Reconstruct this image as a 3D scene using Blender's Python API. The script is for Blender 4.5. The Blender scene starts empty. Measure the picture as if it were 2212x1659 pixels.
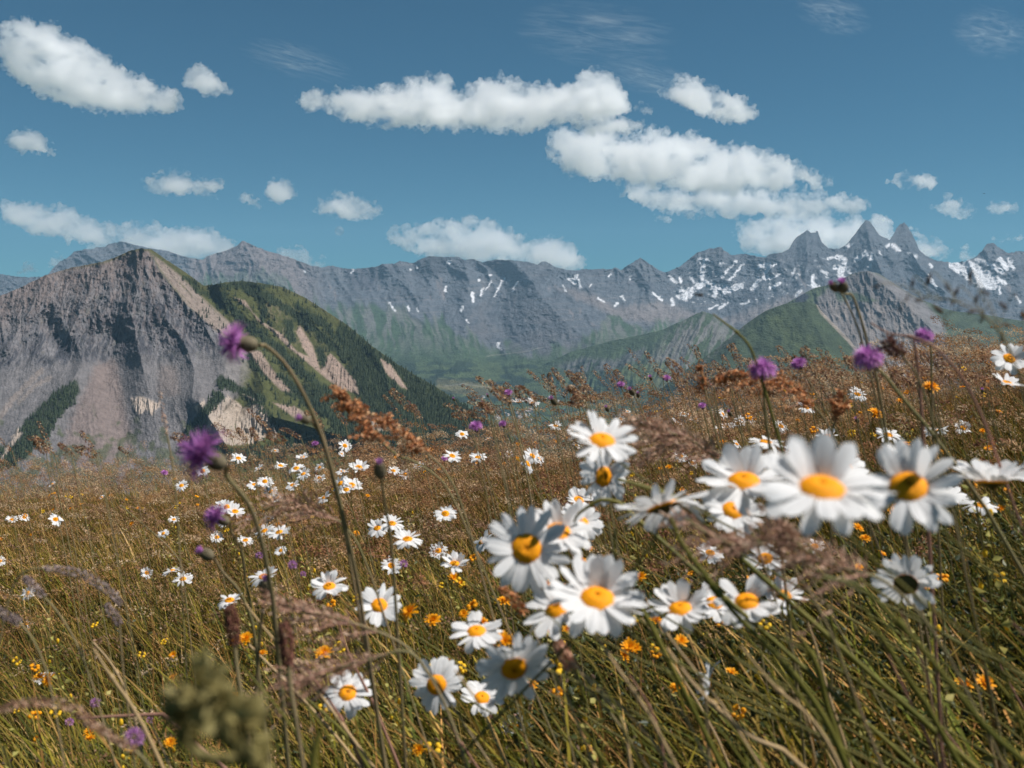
import bpy, math, random
import numpy as np
from mathutils import Vector

# ------------------------------------------------------------------ camera, world, sun, exposure
scene = bpy.context.scene
COL = scene.collection
CX, CY, FP = 1106.0, 829.5, 2160.0          # photo plane used for measuring directions
HOR = 720.0                                  # row of the true horizon
TILT = math.atan((CY - HOR) / FP)
cam_d = bpy.data.cameras.new("camera"); cam = bpy.data.objects.new("camera", cam_d); COL.objects.link(cam)
cam_d.sensor_width = 36.0; cam_d.lens = 36.0 * FP / 2212.0
cam_d.clip_start = 0.02; cam_d.clip_end = 90000.0
cam.rotation_euler = (math.pi / 2 - TILT, 0, 0)
cam_d.dof.use_dof = True; cam_d.dof.focus_distance = 7.5; cam_d.dof.aperture_fstop = cam_d.lens / 3.4
scene.camera = cam

SUN_EL, SUN_AZ = math.radians(56), math.radians(96)      # azimuth clockwise from the view direction (+Y)
world = bpy.data.worlds.new("World"); scene.world = world; world.use_nodes = True
wt = world.node_tree; wt.nodes.clear()
sky = wt.nodes.new("ShaderNodeTexSky"); sky.sky_type = 'NISHITA'; sky.sun_disc = False
sky.sun_elevation = SUN_EL; sky.sun_rotation = SUN_AZ; sky.altitude = 2000; sky.air_density = 1.0
sky.dust_density = 0.9; sky.ozone_density = 2.5
tint = wt.nodes.new("ShaderNodeMix"); tint.data_type = 'RGBA'; tint.blend_type = 'MULTIPLY'; tint.inputs[0].default_value = 1.0
tint.inputs[7].default_value = (0.345, 0.79, 0.85, 1)
bg = wt.nodes.new("ShaderNodeBackground"); bg.inputs[1].default_value = 0.047
wo = wt.nodes.new("ShaderNodeOutputWorld")
wt.links.new(sky.outputs[0], tint.inputs[6]); wt.links.new(tint.outputs[2], bg.inputs[0]); wt.links.new(bg.outputs[0], wo.inputs[0])
sd = bpy.data.lights.new("sun", 'SUN'); sd.energy = 5.0; sd.angle = math.radians(0.5); sd.color = (1.0, 0.96, 0.92)
so = bpy.data.objects.new("sun", sd); COL.objects.link(so)
SUNV = Vector((math.sin(SUN_AZ) * math.cos(SUN_EL), math.cos(SUN_AZ) * math.cos(SUN_EL), math.sin(SUN_EL)))
so.rotation_euler = SUNV.to_track_quat('Z', 'Y').to_euler()
scene.view_settings.view_transform = 'Standard'; scene.view_settings.look = 'None'
scene.view_settings.exposure = 0.42; scene.view_settings.gamma = 1.0
scene.render.engine = 'CYCLES'
scene.cycles.use_denoising = True
scene.cycles.max_bounces = 32; scene.cycles.diffuse_bounces = 3; scene.cycles.glossy_bounces = 2
scene.cycles.transmission_bounces = 3; scene.cycles.transparent_max_bounces = 6; scene.cycles.volume_bounces = 32

# ------------------------------------------------------------------ helpers
rng = np.random.default_rng(7); random.seed(7)
ct, st = math.cos(TILT), math.sin(TILT)
def rays(px, py):
    """direction through a photo point, scaled so that its Y (forward) part is 1"""
    a = (np.asarray(px, float) - CX) / FP; b = -(np.asarray(py, float) - CY) / FP
    y = ct + b * st; z = -st + b * ct
    return a / y, np.ones_like(a) * 1.0, z / y
def pt(px, py, Y):
    x, _, z = rays(px, py)
    return Vector((float(x) * Y, Y, float(z) * Y))

def _hash(ix, iy, s):
    h = (ix.astype(np.int64) * 374761393 + iy.astype(np.int64) * 668265263 + s * 1274126177) & 0xffffffff
    h = ((h ^ (h >> 13)) * 1274126177) & 0xffffffff
    return ((h ^ (h >> 16)) & 0xffffffff)
def perlin(x, y, s=0):
    x = np.asarray(x, float); y = np.asarray(y, float)
    x, y = np.broadcast_arrays(x, y)
    ix = np.floor(x); iy = np.floor(y); fx = x - ix; fy = y - iy
    u = fx * fx * fx * (fx * (fx * 6 - 15) + 10); v = fy * fy * fy * (fy * (fy * 6 - 15) + 10)
    def g(a, b):
        t = _hash(ix + a, iy + b, s) / 4294967296.0 * 2 * np.pi
        return np.cos(t) * (fx - a) + np.sin(t) * (fy - b)
    n0 = g(0, 0) * (1 - u) + g(1, 0) * u; n1 = g(0, 1) * (1 - u) + g(1, 1) * u
    return (n0 * (1 - v) + n1 * v) * 1.5
def fbm(x, y, s=0, o=4, g=0.5):
    r = 0; a = 1; t = 0
    for k in range(o):
        r = r + a * perlin(x * 2 ** k, y * 2 ** k, s + k * 17); t += a; a *= g
    return r / t
def ridged(x, y, s=0, o=4, g=0.5):
    r = 0; a = 1; t = 0
    for k in range(o):
        r = r + a * (1 - 2 * np.abs(perlin(x * 2 ** k, y * 2 ** k, s + k * 31))); t += a; a *= g
    return r / t
def sstep(a, b, x):
    t = np.clip((x - a) / (b - a), 0, 1); return t * t * (3 - 2 * t)
def curve(pts, x):
    p = np.array(pts, float); return np.interp(x, p[:, 0], p[:, 1])
def pdist(PX, PY, line):
    """distance to a polyline, and the position along it 0..1"""
    best = np.full(PX.shape, 1e9); at = np.zeros(PX.shape); n = len(line) - 1
    for i in range(n):
        ax, ay = line[i][:2]; bx, by = line[i + 1][:2]; dx, dy = bx - ax, by - ay
        t = np.clip(((PX - ax) * dx + (PY - ay) * dy) / (dx * dx + dy * dy + 1e-9), 0, 1)
        d = np.hypot(PX - ax - t * dx, PY - ay - t * dy); m = d < best
        best = np.where(m, d, best); at = np.where(m, (i + t) / n, at)
    return best, at
def poly(PX, PY, pts, soft=4.0):
    """soft mask of a polygon"""
    ins = np.zeros(PX.shape, bool); n = len(pts)
    for i in range(n):
        ax, ay = pts[i]; bx, by = pts[(i + 1) % n]
        c = (ay > PY) != (by > PY)
        with np.errstate(divide='ignore', invalid='ignore'):
            xx = (bx - ax) * (PY - ay) / (by - ay + 1e-12) + ax
        ins ^= c & (PX < xx)
    d, _ = pdist(PX, PY, list(pts) + [pts[0]])
    sd_ = np.where(ins, d, -d)
    return sstep(-soft, soft, sd_)
def lines(PX, PY, ls, w, soft=1.5):
    m = np.zeros(PX.shape)
    for l in ls:
        ww = w
        if isinstance(l, tuple): l, ww = l
        x0 = min(p[0] for p in l) - 3 * ww - 4; x1 = max(p[0] for p in l) + 3 * ww + 4
        y0 = min(p[1] for p in l) - 3 * ww - 4; y1 = max(p[1] for p in l) + 3 * ww + 4
        sel = (PX > x0) & (PX < x1) & (PY > y0) & (PY < y1)
        if not sel.any(): continue
        d, a = pdist(PX[sel], PY[sel], l)
        m[sel] = np.maximum(m[sel], sstep(ww + soft, ww - soft, d))
    return m
def mix(c, col, m):
    return c * (1 - m[..., None]) + np.array(col, float) * m[..., None]

def tag(o, label=None, cat=None, group=None, kind=None):
    if label: o['label'] = label
    if cat: o['category'] = cat
    if group: o['group'] = group
    if kind: o['kind'] = kind
    return o
def np_mesh(name, V, F, mats, col=None, mi=None, smooth=True):
    """V (n,3), F (m,k) with k 3 or 4"""
    me = bpy.data.meshes.new(name); V = np.ascontiguousarray(V, np.float32); F = np.ascontiguousarray(F, np.int32)
    k = F.shape[1]; m = len(F)
    me.vertices.add(len(V)); me.vertices.foreach_set('co', V.ravel())
    me.loops.add(m * k); me.loops.foreach_set('vertex_index', F.ravel())
    me.polygons.add(m); me.polygons.foreach_set('loop_start', np.arange(0, m * k, k, dtype=np.int32))
    me.polygons.foreach_set('use_smooth', np.full(m, smooth))
    for q in (mats if isinstance(mats, (list, tuple)) else [mats]): me.materials.append(q)
    if mi is not None: me.polygons.foreach_set('material_index', np.ascontiguousarray(mi, np.int32))
    if col is not None:
        at = me.color_attributes.new('col', 'FLOAT_COLOR', 'POINT')
        c = np.ones((len(V), 4), np.float32); c[:, :3] = col; at.data.foreach_set('color', c.ravel())
    me.update(calc_edges=True)
    return me
def link(name, me, parent=None, loc=None):
    o = bpy.data.objects.new(name, me); COL.objects.link(o)
    if parent: o.parent = parent
    if loc is not None: o.location = loc
    return o

def nodes(name):
    m = bpy.data.materials.new(name); m.use_nodes = True; nt = m.node_tree
    return m, nt, nt.nodes['Principled BSDF']
def terrain_mat(name, scales, bump, amp=0.35, tone=0.72):
    m, nt, b = nodes(name); N = nt.nodes.new; L = nt.links.new
    at = N('ShaderNodeAttribute'); at.attribute_name = 'col'
    tc = N('ShaderNodeTexCoord')
    n1 = N('ShaderNodeTexNoise'); n1.inputs['Scale'].default_value = scales[0]; n1.inputs['Detail'].default_value = 9; n1.inputs['Roughness'].default_value = 0.68
    n2 = N('ShaderNodeTexNoise'); n2.inputs['Scale'].default_value = scales[1]; n2.inputs['Detail'].default_value = 6
    L(tc.outputs['Object'], n1.inputs['Vector']); L(tc.outputs['Object'], n2.inputs['Vector'])
    mr = N('ShaderNodeMapRange'); mr.inputs[1].default_value = 0.3; mr.inputs[2].default_value = 0.7
    mr.inputs[3].default_value = tone * (1 - amp); mr.inputs[4].default_value = tone * (1 + amp)
    L(n1.outputs['Fac'], mr.inputs[0])
    mx = N('ShaderNodeVectorMath'); mx.operation = 'SCALE'; L(at.outputs['Color'], mx.inputs[0]); L(mr.outputs[0], mx.inputs['Scale'])
    L(mx.outputs[0], b.inputs['Base Color'])
    b.inputs['Roughness'].default_value = 0.95; b.inputs['Specular IOR Level'].default_value = 0.1
    bp = N('ShaderNodeBump'); bp.inputs['Strength'].default_value = 1.0; bp.inputs['Distance'].default_value = bump
    ad = N('ShaderNodeMath'); ad.operation = 'ADD'; L(n1.outputs['Fac'], ad.inputs[0]); L(n2.outputs['Fac'], ad.inputs[1])
    L(ad.outputs[0], bp.inputs['Height']); L(bp.outputs[0], b.inputs['Normal'])
    return m

def relief(name, x0, x1, nx, skyl, ybot, ny, depth, colour, mat, crag=1.0, back=(0.9, 2500.0), skys=0.12):
    """a mountain side standing at its own distances; its crest has a real back slope"""
    px = np.linspace(x0, x1, nx); sk = curve(skyl, px)
    sk = sk + crag * fbm(px * skys, px * 0 + 3.3, hash(len(name)) % 97, 4, 0.6) * 2.2
    T = np.linspace(0, 1, ny)[:, None]
    PX = np.repeat(px[None], ny, 0); PY = ybot + (sk[None] - ybot) * T
    D = PY - sk[None]
    Y = depth(PX, PY, D)
    X_, _, Z_ = rays(PX, PY)
    V = np.stack([X_ * Y, Y, Z_ * Y], -1)
    C = colour(PX, PY, D, V)
    slope, ext = back; nb = 9
    cr = V[-1]
    rows = [V]; cols = [C]
    for k in range(1, nb + 1):
        s = ext * (k / nb) ** 2
        b = cr.copy(); b[:, 1] += s; b[:, 0] *= (cr[:, 1] + s) / cr[:, 1]
        b[:, 2] -= slope * s * (0.35 + 0.65 * min(1, k / 3)) + crag * 6 * rng.random(nx) * (k > 1)
        rows.append(b[None]); cols.append(C[-1][None])
    ft = V[0]; fr = []; k0 = 5                      # the foot of the slope runs on down to the valley
    for k in range(k0, 0, -1):
        q = ft.copy(); dz = (ft[:, 2] + 760) * k / k0; q[:, 2] -= dz; q[:, 1] -= dz * 1.1; fr.append(q[None])
    V = np.concatenate(fr + rows); C = np.concatenate([C[:1]] * k0 + cols); H, W = V.shape[:2]
    idx = np.arange(H * W).reshape(H, W)
    F = np.stack([idx[:-1, :-1], idx[:-1, 1:], idx[1:, 1:], idx[1:, :-1]], -1).reshape(-1, 4)
    me = np_mesh(name, V.reshape(-1, 3), F, mat, np.clip(C, 0.003, 0.95).reshape(-1, 3))
    o = link(name, me); o['kind'] = 'structure'
    return o, PX, PY, V[:ny], C[:ny], sk

# ------------------------------------------------------------------ main range and valley floor
SKY_D = [(-120,590),(0,592),(25,596),(62,599),(92,597),(105,591),(112,582),(130,564),(145,557),(160,544),(185,538),(197,539),(210,533),(225,534),(235,527),(265,521),(282,527),
(335,538),(362,542),(390,552),(410,557),(435,561),(450,553),(465,547),(487,542),(512,531),(525,520),(532,523),(553,533),(578,542),(603,549),(628,557),(653,566),(675,575),(693,577),
(718,574),(740,579),(765,581),(815,576),(825,570),(853,569),(863,564),(893,568),(903,562),(925,553),(963,555),(988,554),(1003,562),(1020,559),(1040,566),(1068,561),(1106,562),(1141,566),
(1161,572),(1173,564),(1183,567),(1201,577),(1226,583),(1246,584),(1268,581),(1281,583),(1303,580),(1313,582),(1331,578),(1342,583),(1361,570),(1383,557),(1401,568),(1421,582),(1438,588),
(1468,576),(1491,557),(1506,546),(1531,537),(1558,534),(1566,542),(1581,551),(1608,548),(1631,553),(1653,556),(1659,551),(1674,547),(1689,546),(1705,537),(1711,524),(1724,509),(1736,503),
(1744,497),(1751,503),(1759,503),(1764,499),(1766,498),(1769,507),(1776,524),(1789,536),(1809,538),(1826,531),(1844,509),(1859,488),(1871,474),(1879,479),(1889,492),(1899,507),(1921,518),
(1929,509),(1936,494),(1944,484),(1953,481),(1961,489),(1969,502),(1979,524),(1986,540),(2001,553),(2019,562),(2059,568),(2084,564),(2109,554),(2121,542),(2131,527),(2146,524),(2156,534),
(2179,547),(2196,543),(2212,543),(2260,560),(2340,590)]
PROF_D = [(460,11600),(520,10600),(560,10150),(600,9800),(650,9050),(700,8150),(760,7100),(800,6500),(850,5900),(905,5250),(950,4800),(1100,3700)]
GRASS_D = [(-120,700),(430,606),(553,578),(600,600),(640,620),(700,655),(750,645),(800,650),(850,655),(900,668),(950,690),(1000,715),(1060,745),(1120,738),(1180,752),(1230,738),(1270,700),(1330,686),(1400,694),(1470,700),(1560,705),(1700,720),(2340,740)]
SPUR_D = [([(1110,566),(1145,600),(1170,640),(1215,690),(1270,735),(1330,768)],480,55),([(525,520),(545,560),(600,610),(680,665),(760,730),(850,800)],330,60),
([(863,564),(880,610),(905,660),(950,720)],160,30),([(1003,562),(1010,610),(1000,660),(1010,720)],200,28),([(925,553),(935,590),(925,630)],120,25),
([(1383,557),(1395,600),(1420,650)],180,30),([(1240,584),(1265,620),(1290,650)],120,25),([(1558,534),(1560,580),(1575,620)],150,28),
([(1740,500),(1745,560),(1735,620),(1700,680)],420,42),([(1871,474),(1880,530),(1905,590),(1945,640)],520,48),([(1953,481),(1960,530),(1990,580),(2050,640),(2130,700)],420,46),
([(2146,524),(2155,560),(2200,620)],300,35),([(1680,548),(1660,600),(1630,640)],200,26),([(265,521),(275,560),(250,620)],250,40),([(718,574),(740,620),(790,680)],150,26),([(825,570),(840,630)],120,22)]
VAL_D = [([(1075,600),(1065,660),(1075,745)],330,48),([(965,600),(960,650)],120,25),([(1480,640),(1540,680),(1500,720)],420,90),([(760,600),(745,640)],120,30),([(1320,620),(1345,680)],120,45),([(1640,590),(1620,650)],120,30)]
def depth_D(PX, PY, D):
    Y = curve(PROF_D, PY)
    for l, a, w in SPUR_D:
        d, t = pdist(PX, PY, l); Y = Y - a * np.exp(-np.abs(d) / w) * (0.45 + 0.55 * np.sin(np.pi * np.clip(t * 0.85 + 0.15, 0, 1)))
    for l, a, w in VAL_D:
        d, t = pdist(PX, PY, l); Y = Y + a * np.exp(-(d / w) ** 2)
    rough = sstep(860, 700, PY)
    wx = PX + 26 * fbm(PX / 90, PY / 90, 5) - 0.25 * (PY - 600); wy = PY + 18 * fbm(PX / 70, PY / 70, 9)
    wx = wx + 30 * perlin(PX / 210, PY / 130, 13); Y = Y - 170 * ridged(wx / 96, wy / 150, 11, 3, 0.5) * rough
    Y = Y - 40 * ridged((wx + 0.35 * PY) / 27, wy / 50, 12, 4, 0.62) * rough
    rock = sstep(40, -25, PY - curve(GRASS_D, PX))
    Y = Y - 60 * fbm(PX / 11, PY / 8, 21, 4, 0.7) * rock
    Y = Y - 30 * fbm(PX / 40, PY / 26, 31, 4) - 90 * sstep(720, 800, PY) * fbm(PX / 110, PY / 34, 41, 4) * 1.2
    return Y
SNOW_D = [([(1512,562),(1520,575),(1517,600),(1515,615)],4.5),([(1512,562),(1530,562)],3),([(1515,612),(1500,625),(1486,632),(1480,645)],6),([(1515,612),(1535,612),(1545,620)],5),([(1500,625),(1470,628)],3),
([(1488,632),(1492,640),(1465,640)],4),([(1540,622),(1560,620),(1580,624),(1600,618)],6),([(1548,628),(1542,640)],4),([(1560,635),(1590,622)],4),([(1605,570),(1590,590),(1575,605)],2),([(1590,565),(1570,585),(1560,600)],1.8),
([(1560,569),(1556,572)],3),([(1640,575),(1660,570),(1655,590)],4),([(1640,605),(1625,625)],4),([(1650,600),(1665,600)],3.5),([(1570,655),(1555,665)],3),([(1550,660),(1530,668)],2),([(1600,658),(1620,650)],2),
([(1445,597),(1460,610)],3),([(1470,600),(1472,610)],3),([(1490,592),(1498,610)],2),([(1230,602),(1240,610),(1245,597)],3.5),([(1250,605),(1253,620)],2.2),([(1277,615),(1273,620)],2),([(1215,617),(1222,628)],1.8),([(1118,610),(1106,628)],1.6),
([(1289,644),(1305,652)],2),([(1327,660),(1332,656)],2.5),([(1410,634),(1430,648)],2.4),([(1450,645),(1455,658)],3),([(1342,640),(1350,648)],1.6),([(1319,592),(1316,597)],2),([(1361,597),(1361,604)],2),
([(1020,632),(1022,650)],3.3),([(1044,622),(1040,640)],2),([(1062,608),(1050,625)],1.8),([(1090,600),(1078,620),(1068,640)],1.8),([(1000,662),(996,674)],2.2),([(963,620),(962,628)],2.5),([(840,655),(855,673)],1.6),([(881,662),(885,670)],2.4),([(902,667),(904,675)],1.8),
([(1075,742),(1080,752)],3),([(1008,690),(1012,698)],1.2),([(885,582),(886,584)],2.4),([(900,575),(901,580)],1.6),([(968,567),(972,567)],2.6),([(760,588),(764,585)],2),([(657,585),(658,589)],1.5),([(1058,596),(1062,596)],2),([(1034,606),(1037,606)],2),
([(1809,555),(1825,560),(1824,570)],5),([(1805,577),(1820,580),(1812,592),(1822,600)],5),([(1825,573),(1838,590)],2.5),([(1850,560),(1870,548)],5),([(1884,548),(1880,575)],3),([(1800,556),(1788,560)],2.5),([(1775,586),(1785,590)],3),([(1785,597),(1790,599)],2),
([(1757,595),(1756,618)],3),([(1755,618),(1768,617)],4),([(1929,530),(1942,540)],4),([(1916,533),(1919,530)],3),([(1840,528),(1830,531)],2),([(1980,555),(1978,552)],2.5),([(1895,540),(1905,550)],1.5),([(1961,546),(1965,547)],2),
([(1660,577),(1680,570)],2),([(1664,600),(1685,592)],2.2),([(1718,580),(1712,595)],2.2),([(1685,612),(1665,622)],3),([(1729,628),(1720,638)],3),([(2010,572),(2013,576)],2),
([(2060,572),(2090,592),(2120,610),(2145,618)],9),([(2090,572),(2120,590),(2150,605)],10),([(2110,560),(2140,572),(2165,588)],4),([(2160,562),(2175,578)],6),([(2180,560),(2188,580)],4),([(2060,578),(2100,600)],4),([(2158,618),(2160,636)],1.6),
([(2006,596),(2022,620)],2.6),([(2150,598),(2170,612)],4),([(2196,640),(2203,655)],2)]
def col_D(PX, PY, D, V):
    n = fbm(PX / 34, PY / 30, 51, 5); n2 = fbm(PX / 8, PY / 9, 61, 4)
    wx = PX + 26 * fbm(PX / 90, PY / 90, 5) - 0.25 * (PY - 600)
    g1 = ridged(wx / 26, PY / 110, 12, 3)
    c = np.empty(PX.shape + (3,)); c[:] = (0.120, 0.130, 0.146)
    c = mix(c, (0.080, 0.084, 0.096), sstep(0.0, 0.5, n + 0.4 * n2))
    band = fbm(PX / 160 , PY / 4.5 + PX / 80, 71, 3)
    c = mix(c, (0.20, 0.185, 0.18), 0.55 * sstep(0.1, 0.5, band))
    # slopes of pale scree below the cliffs
    scree = sstep(25, 55, D + 12 * n) * sstep(0.15, -0.2, g1 + 0.4 * n)
    c = mix(c, (0.235, 0.20, 0.19), 0.75 * scree)
    left = sstep(720, 640, PX) * sstep(395, 430, PX); c = mix(c, (0.215, 0.18, 0.172), 0.8 * left)
    c = mix(c, (0.24, 0.205, 0.192), 0.8 * poly(PX + 10 * n2, PY + 10 * n2, [(1230,625),(1290,640),(1330,665),(1420,650),(1560,690),(1700,640),(1790,620),(1800,650),(1650,700),(1450,700),(1340,690),(1200,620)], 9))
    c = mix(c, (0.085, 0.086, 0.10), 0.75 * poly(PX + 12 * n, PY + 8 * n2, [(745,580),(815,578),(820,600),(810,625),(770,620),(745,600)], 5))
    c = mix(c, (0.065, 0.067, 0.075), 0.8 * poly(PX + 9 * n, PY + 8 * n2, [(900,560),(925,553),(963,556),(965,585),(940,595),(900,585)], 4))
    gl = curve(GRASS_D, PX) + 38 * fbm(wx / 30, PY / 130, 81, 3) + 16 * g1
    gr = sstep(-6, 10, PY - gl)
    green = np.array((0.060, 0.094, 0.046))[None, None] * (1 + 0.35 * n[..., None])
    c = c * (1 - gr[..., None]) + green * gr[..., None]
    runs = sstep(0.30, 0.75, ridged(wx / 17 - 0.1, PY / 150, 14, 2)) * gr * sstep(790, 690, PY)
    c = mix(c, (0.20, 0.185, 0.18), 0.7 * runs)
    spur = poly(PX + 9 * n, PY + 9 * n2, [(1106,612),(1150,620),(1200,680),(1250,735),(1290,760),(1240,775),(1120,768),(1040,735),(990,700),(1040,650)], 10)
    c = mix(c, (0.125, 0.122, 0.128), 0.8 * spur * sstep(0.3, -0.2, n))
    # woods, meadows and fields on the valley floor
    low = sstep(760, 800, PY + 14 * n)
    fo = sstep(0.02, 0.16, fbm(PX / 60, PY / 17, 91, 5, 0.62) + 0.12 * sstep(1150, 950, PX)) * low
    c = mix(c, (0.088, 0.112, 0.046), low * 0.6)
    c = mix(c, (0.020, 0.034, 0.022), fo * 0.9)
    fl = poly(PX + 10 * n2, PY + 5 * n2, [(945,818),(1010,822),(1090,842),(1120,858),(1050,856),(980,850),(940,836)], 5)
    c = mix(c, (0.20, 0.17, 0.085), fl * (1 - 0.5 * fo) * 0.8)
    dots = sstep(0.36, 0.46, fbm(PX / 4.2, PY / 2.2, 95, 2)) * low * sstep(1500, 1350, PX); c = mix(c, (0.018, 0.030, 0.018), dots * 0.85)
    fl2 = poly(PX + 10 * n2, PY + 5 * n2, [(1330,800),(1420,785),(1500,800),(1480,830),(1360,828)], 6); c = mix(c, (0.105, 0.13, 0.05), fl2 * 0.8)
    road = lines(PX + 3 * n, PY + 2 * n, [[(1050,770),(1110,762),(1150,757),(1175,748)], [(960,835),(1000,828),(1060,838)], [(1180,790),(1230,800),(1300,792)]], 0.8, 0.8)
    c = mix(c, (0.30, 0.28, 0.24), 0.6 * road)
    sn = lines(PX + 5 * fbm(PX / 11, PY / 8, 103, 3), PY + 5 * fbm(PX / 11, PY / 8, 104, 3), [(l, w * 1.12) for l, w in SNOW_D], 2, 1.0) * sstep(-0.62, -0.3, fbm(PX / 6, PY / 4, 105, 3))
    bits = sstep(0.34, 0.42, fbm((PX + 1.3 * PY) / 22, (PY - 0.4 * PX) / 5, 111, 4)) * poly(PX, PY, [(1460,610),(1510,570),(1700,565),(1830,560),(1840,600),(1780,630),(1600,665),(1500,665),(1450,640)], 12)
    sn = np.maximum(sn, bits * 0.9)
    c = mix(c, (0.80, 0.80, 0.82), sn)
    return c
M_far = terrain_mat('far_rock', (0.016, 0.07), 16.0, 0.46)
relief('mountain_range', -110, 2320, 1300, SKY_D, 1100, 430, depth_D, col_D, M_far, 1.3, (0.85, 1700.0), 0.16)

# ------------------------------------------------------------------ three hills in front of the range, right
SKY_1 = [(1150,800),(1200,775),(1236,759),(1321,736),(1381,724),(1431,712),(1476,692),(1500,680),(1518,672),(1546,682),(1568,697),(1600,715),(1700,760),(1900,850)]
def depth_1(PX, PY, D):
    Y = 6300 - (PY - 672) * 5.2 + np.abs(PX - 1518 + 0.25 * (PY - 672)) * 2.2
    wx = PX + 0.45 * (PY - 700) + 12 * fbm(PX / 60, PY / 60, 3)
    a = sstep(0, 40, D)
    return Y - a * (70 * ridged(wx / 42, PY / 200, 4, 3) + 24 * ridged(wx / 13, PY / 60, 6, 3)) - 14 * fbm(PX / 8, PY / 8, 8)
def col_1(PX, PY, D, V):
    n = fbm(PX / 30, PY / 40, 151, 4); n2 = fbm(PX / 7, PY / 8, 152, 4)
    wx = PX + 0.45 * (PY - 700) + 12 * fbm(PX / 60, PY / 60, 3)
    c = np.empty(PX.shape + (3,)); c[:] = (0.064, 0.090, 0.044); c *= (1 + 0.35 * n[..., None])
    g = ridged(wx / 21, PY / 120, 4, 3)
    e = sstep(0.1, 0.5, g + 0.35 * n2 + 0.2 * n) * poly(PX, PY, [(1500,676),(1530,676),(1600,720),(1640,900),(1420,840),(1400,780),(1450,720)], 18)
    c = mix(c, (0.20, 0.185, 0.18), 0.8 * e)
    scar = poly(PX + 6 * n2, PY + 6 * n2, [(1200,790),(1260,772),(1330,778),(1360,760),(1395,752),(1385,775),(1320,800),(1240,806)], 6)
    c = mix(c, (0.13, 0.125, 0.13), 0.8 * scar * sstep(-0.3, 0.3, g + n2))
    c = mix(c, (0.022, 0.036, 0.024), 0.85 * poly(PX + 8 * n2, PY + 5 * n2, [(1300,800),(1340,810),(1380,840),(1330,850),(1290,830)], 5))
    c = mix(c, (0.022, 0.038, 0.024), 0.8 * sstep(0.15, 0.3, fbm(PX / 40, PY / 14, 155, 4)) * sstep(750, 790, PY) * sstep(1380, 1320, PX))
    c = mix(c, (0.11, 0.13, 0.05), 0.7 * poly(PX + 8 * n2, PY + 5 * n2, [(1330,800),(1420,780),(1460,800),(1450,850),(1400,840)], 8))
    return c
M_mid = terrain_mat('mid_rock', (0.02, 0.09), 8.0, 0.38)
relief('hill', 1150, 1900, 520, SKY_1, 960, 190, depth_1, col_1, M_mid, 0.7, (0.7, 1500.0))

SKY_3 = [(1560,740),(1640,690),(1700,655),(1740,632),(1760,622),(1784,617),(1814,604),(1840,592),(1856,587),(1874,585),(1899,591),(1934,614),(1984,644),(2034,665),(2060,672),(2130,680),(2212,694),(2320,712)]
def depth_3(PX, PY, D):
    Y = 5600 - (PY - 600) * 4.6 + np.abs(PX - 1880) * 0.4
    d, t = pdist(PX, PY, [(1874,585),(1960,660),(2040,740),(2120,820),(2200,900)]); Y = Y - 260 * np.exp(-d / 70)
    wx = PX - 0.42 * (PY - 640) + 9 * fbm(PX / 50, PY / 60, 203)
    bad = poly(PX, PY, [(1700,640),(1874,585),(1980,660),(2040,720),(2060,900),(1800,900)], 25)
    Y = Y - bad * (34 * ridged(wx / 40, PY / 130, 204, 3) + 17 * ridged((wx + 0.25 * PY) / 13, PY / 50, 206, 4, 0.6))
    return Y - 14 * fbm(PX / 20, PY / 20, 208) - 6 * fbm(PX / 6, PY / 6, 209)
def col_3(PX, PY, D, V):
    n = fbm(PX / 30, PY / 40, 251, 4); n2 = fbm(PX / 7, PY / 8, 252, 4)
    wx = PX - 0.42 * (PY - 640) + 9 * fbm(PX / 50, PY / 60, 203)
    c = np.empty(PX.shape + (3,)); c[:] = (0.060, 0.078, 0.042); c *= (1 + 0.3 * n[..., None])
    st_ = sstep(0.1, 0.7, ridged((PX + 1.7 * PY) / 14, (PX - PY) / 120, 253, 2)); c *= (1 + 0.25 * st_[..., None])
    bad = poly(PX + 8 * n2, PY + 8 * n2, [(1770,640),(1820,600),(1874,580),(1930,610),(2000,655),(2040,700),(2046,770),(2070,830),(2010,880),(1760,880),(1740,700)], 7)
    k = ridged(wx / 17, PY / 110, 254, 3)
    rockc = np.array((0.185, 0.172, 0.170)) * (1 + 0.14 * k[..., None] + 0.25 * n[..., None])
    c = c * (1 - bad[..., None]) + rockc * bad[..., None]
    c = mix(c, (0.30, 0.25, 0.22), 0.55 * bad * sstep(0.25, 0.6, k) * poly(PX, PY, [(1770,650),(1960,650),(2050,850),(1900,850)], 25))
    gb = poly(PX + 9 * n2, PY + 6 * n2, [(1800,628),(1850,632),(1900,650),(1880,655),(1840,648),(1810,650)], 5); c = mix(c, (0.06, 0.088, 0.042), gb * 0.9)
    shade_patch = poly(PX + 4 * n2, PY + 4 * n2, [(1710,655),(1735,630),(1750,640),(1735,656)], 4); c = mix(c, (0.04, 0.045, 0.06), shade_patch)  # shaded patch beside the hilltop, painted as a dark bluish colour
    ct_ = poly(PX + 8 * n2, PY + 8 * n2, [(1996,765),(2020,745),(2024,790),(2010,860),(1990,850),(1998,800)], 4); c = mix(c, (0.52, 0.44, 0.37), ct_ * sstep(-0.2, 0.2, n2))
    ct_ = poly(PX + 8 * n2, PY + 8 * n2, [(1930,790),(1965,780),(1950,830),(1925,815)], 5); c = mix(c, (0.42, 0.33, 0.27), ct_ * sstep(-0.25, 0.2, n2))
    fo = sstep(0.05, 0.25, fbm(PX / 12, PY / 10, 257, 4) + sstep(770, 840, PY) * 0.5 - 0.15) * sstep(730, 790, PY) * (1 - 0.7 * bad)
    return mix(c, (0.020, 0.036, 0.026), fo * 0.9)
relief('hill', 1560, 2320, 620, SKY_3, 980, 250, depth_3, col_3, M_mid, 0.6, (0.7, 1500.0))

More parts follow.
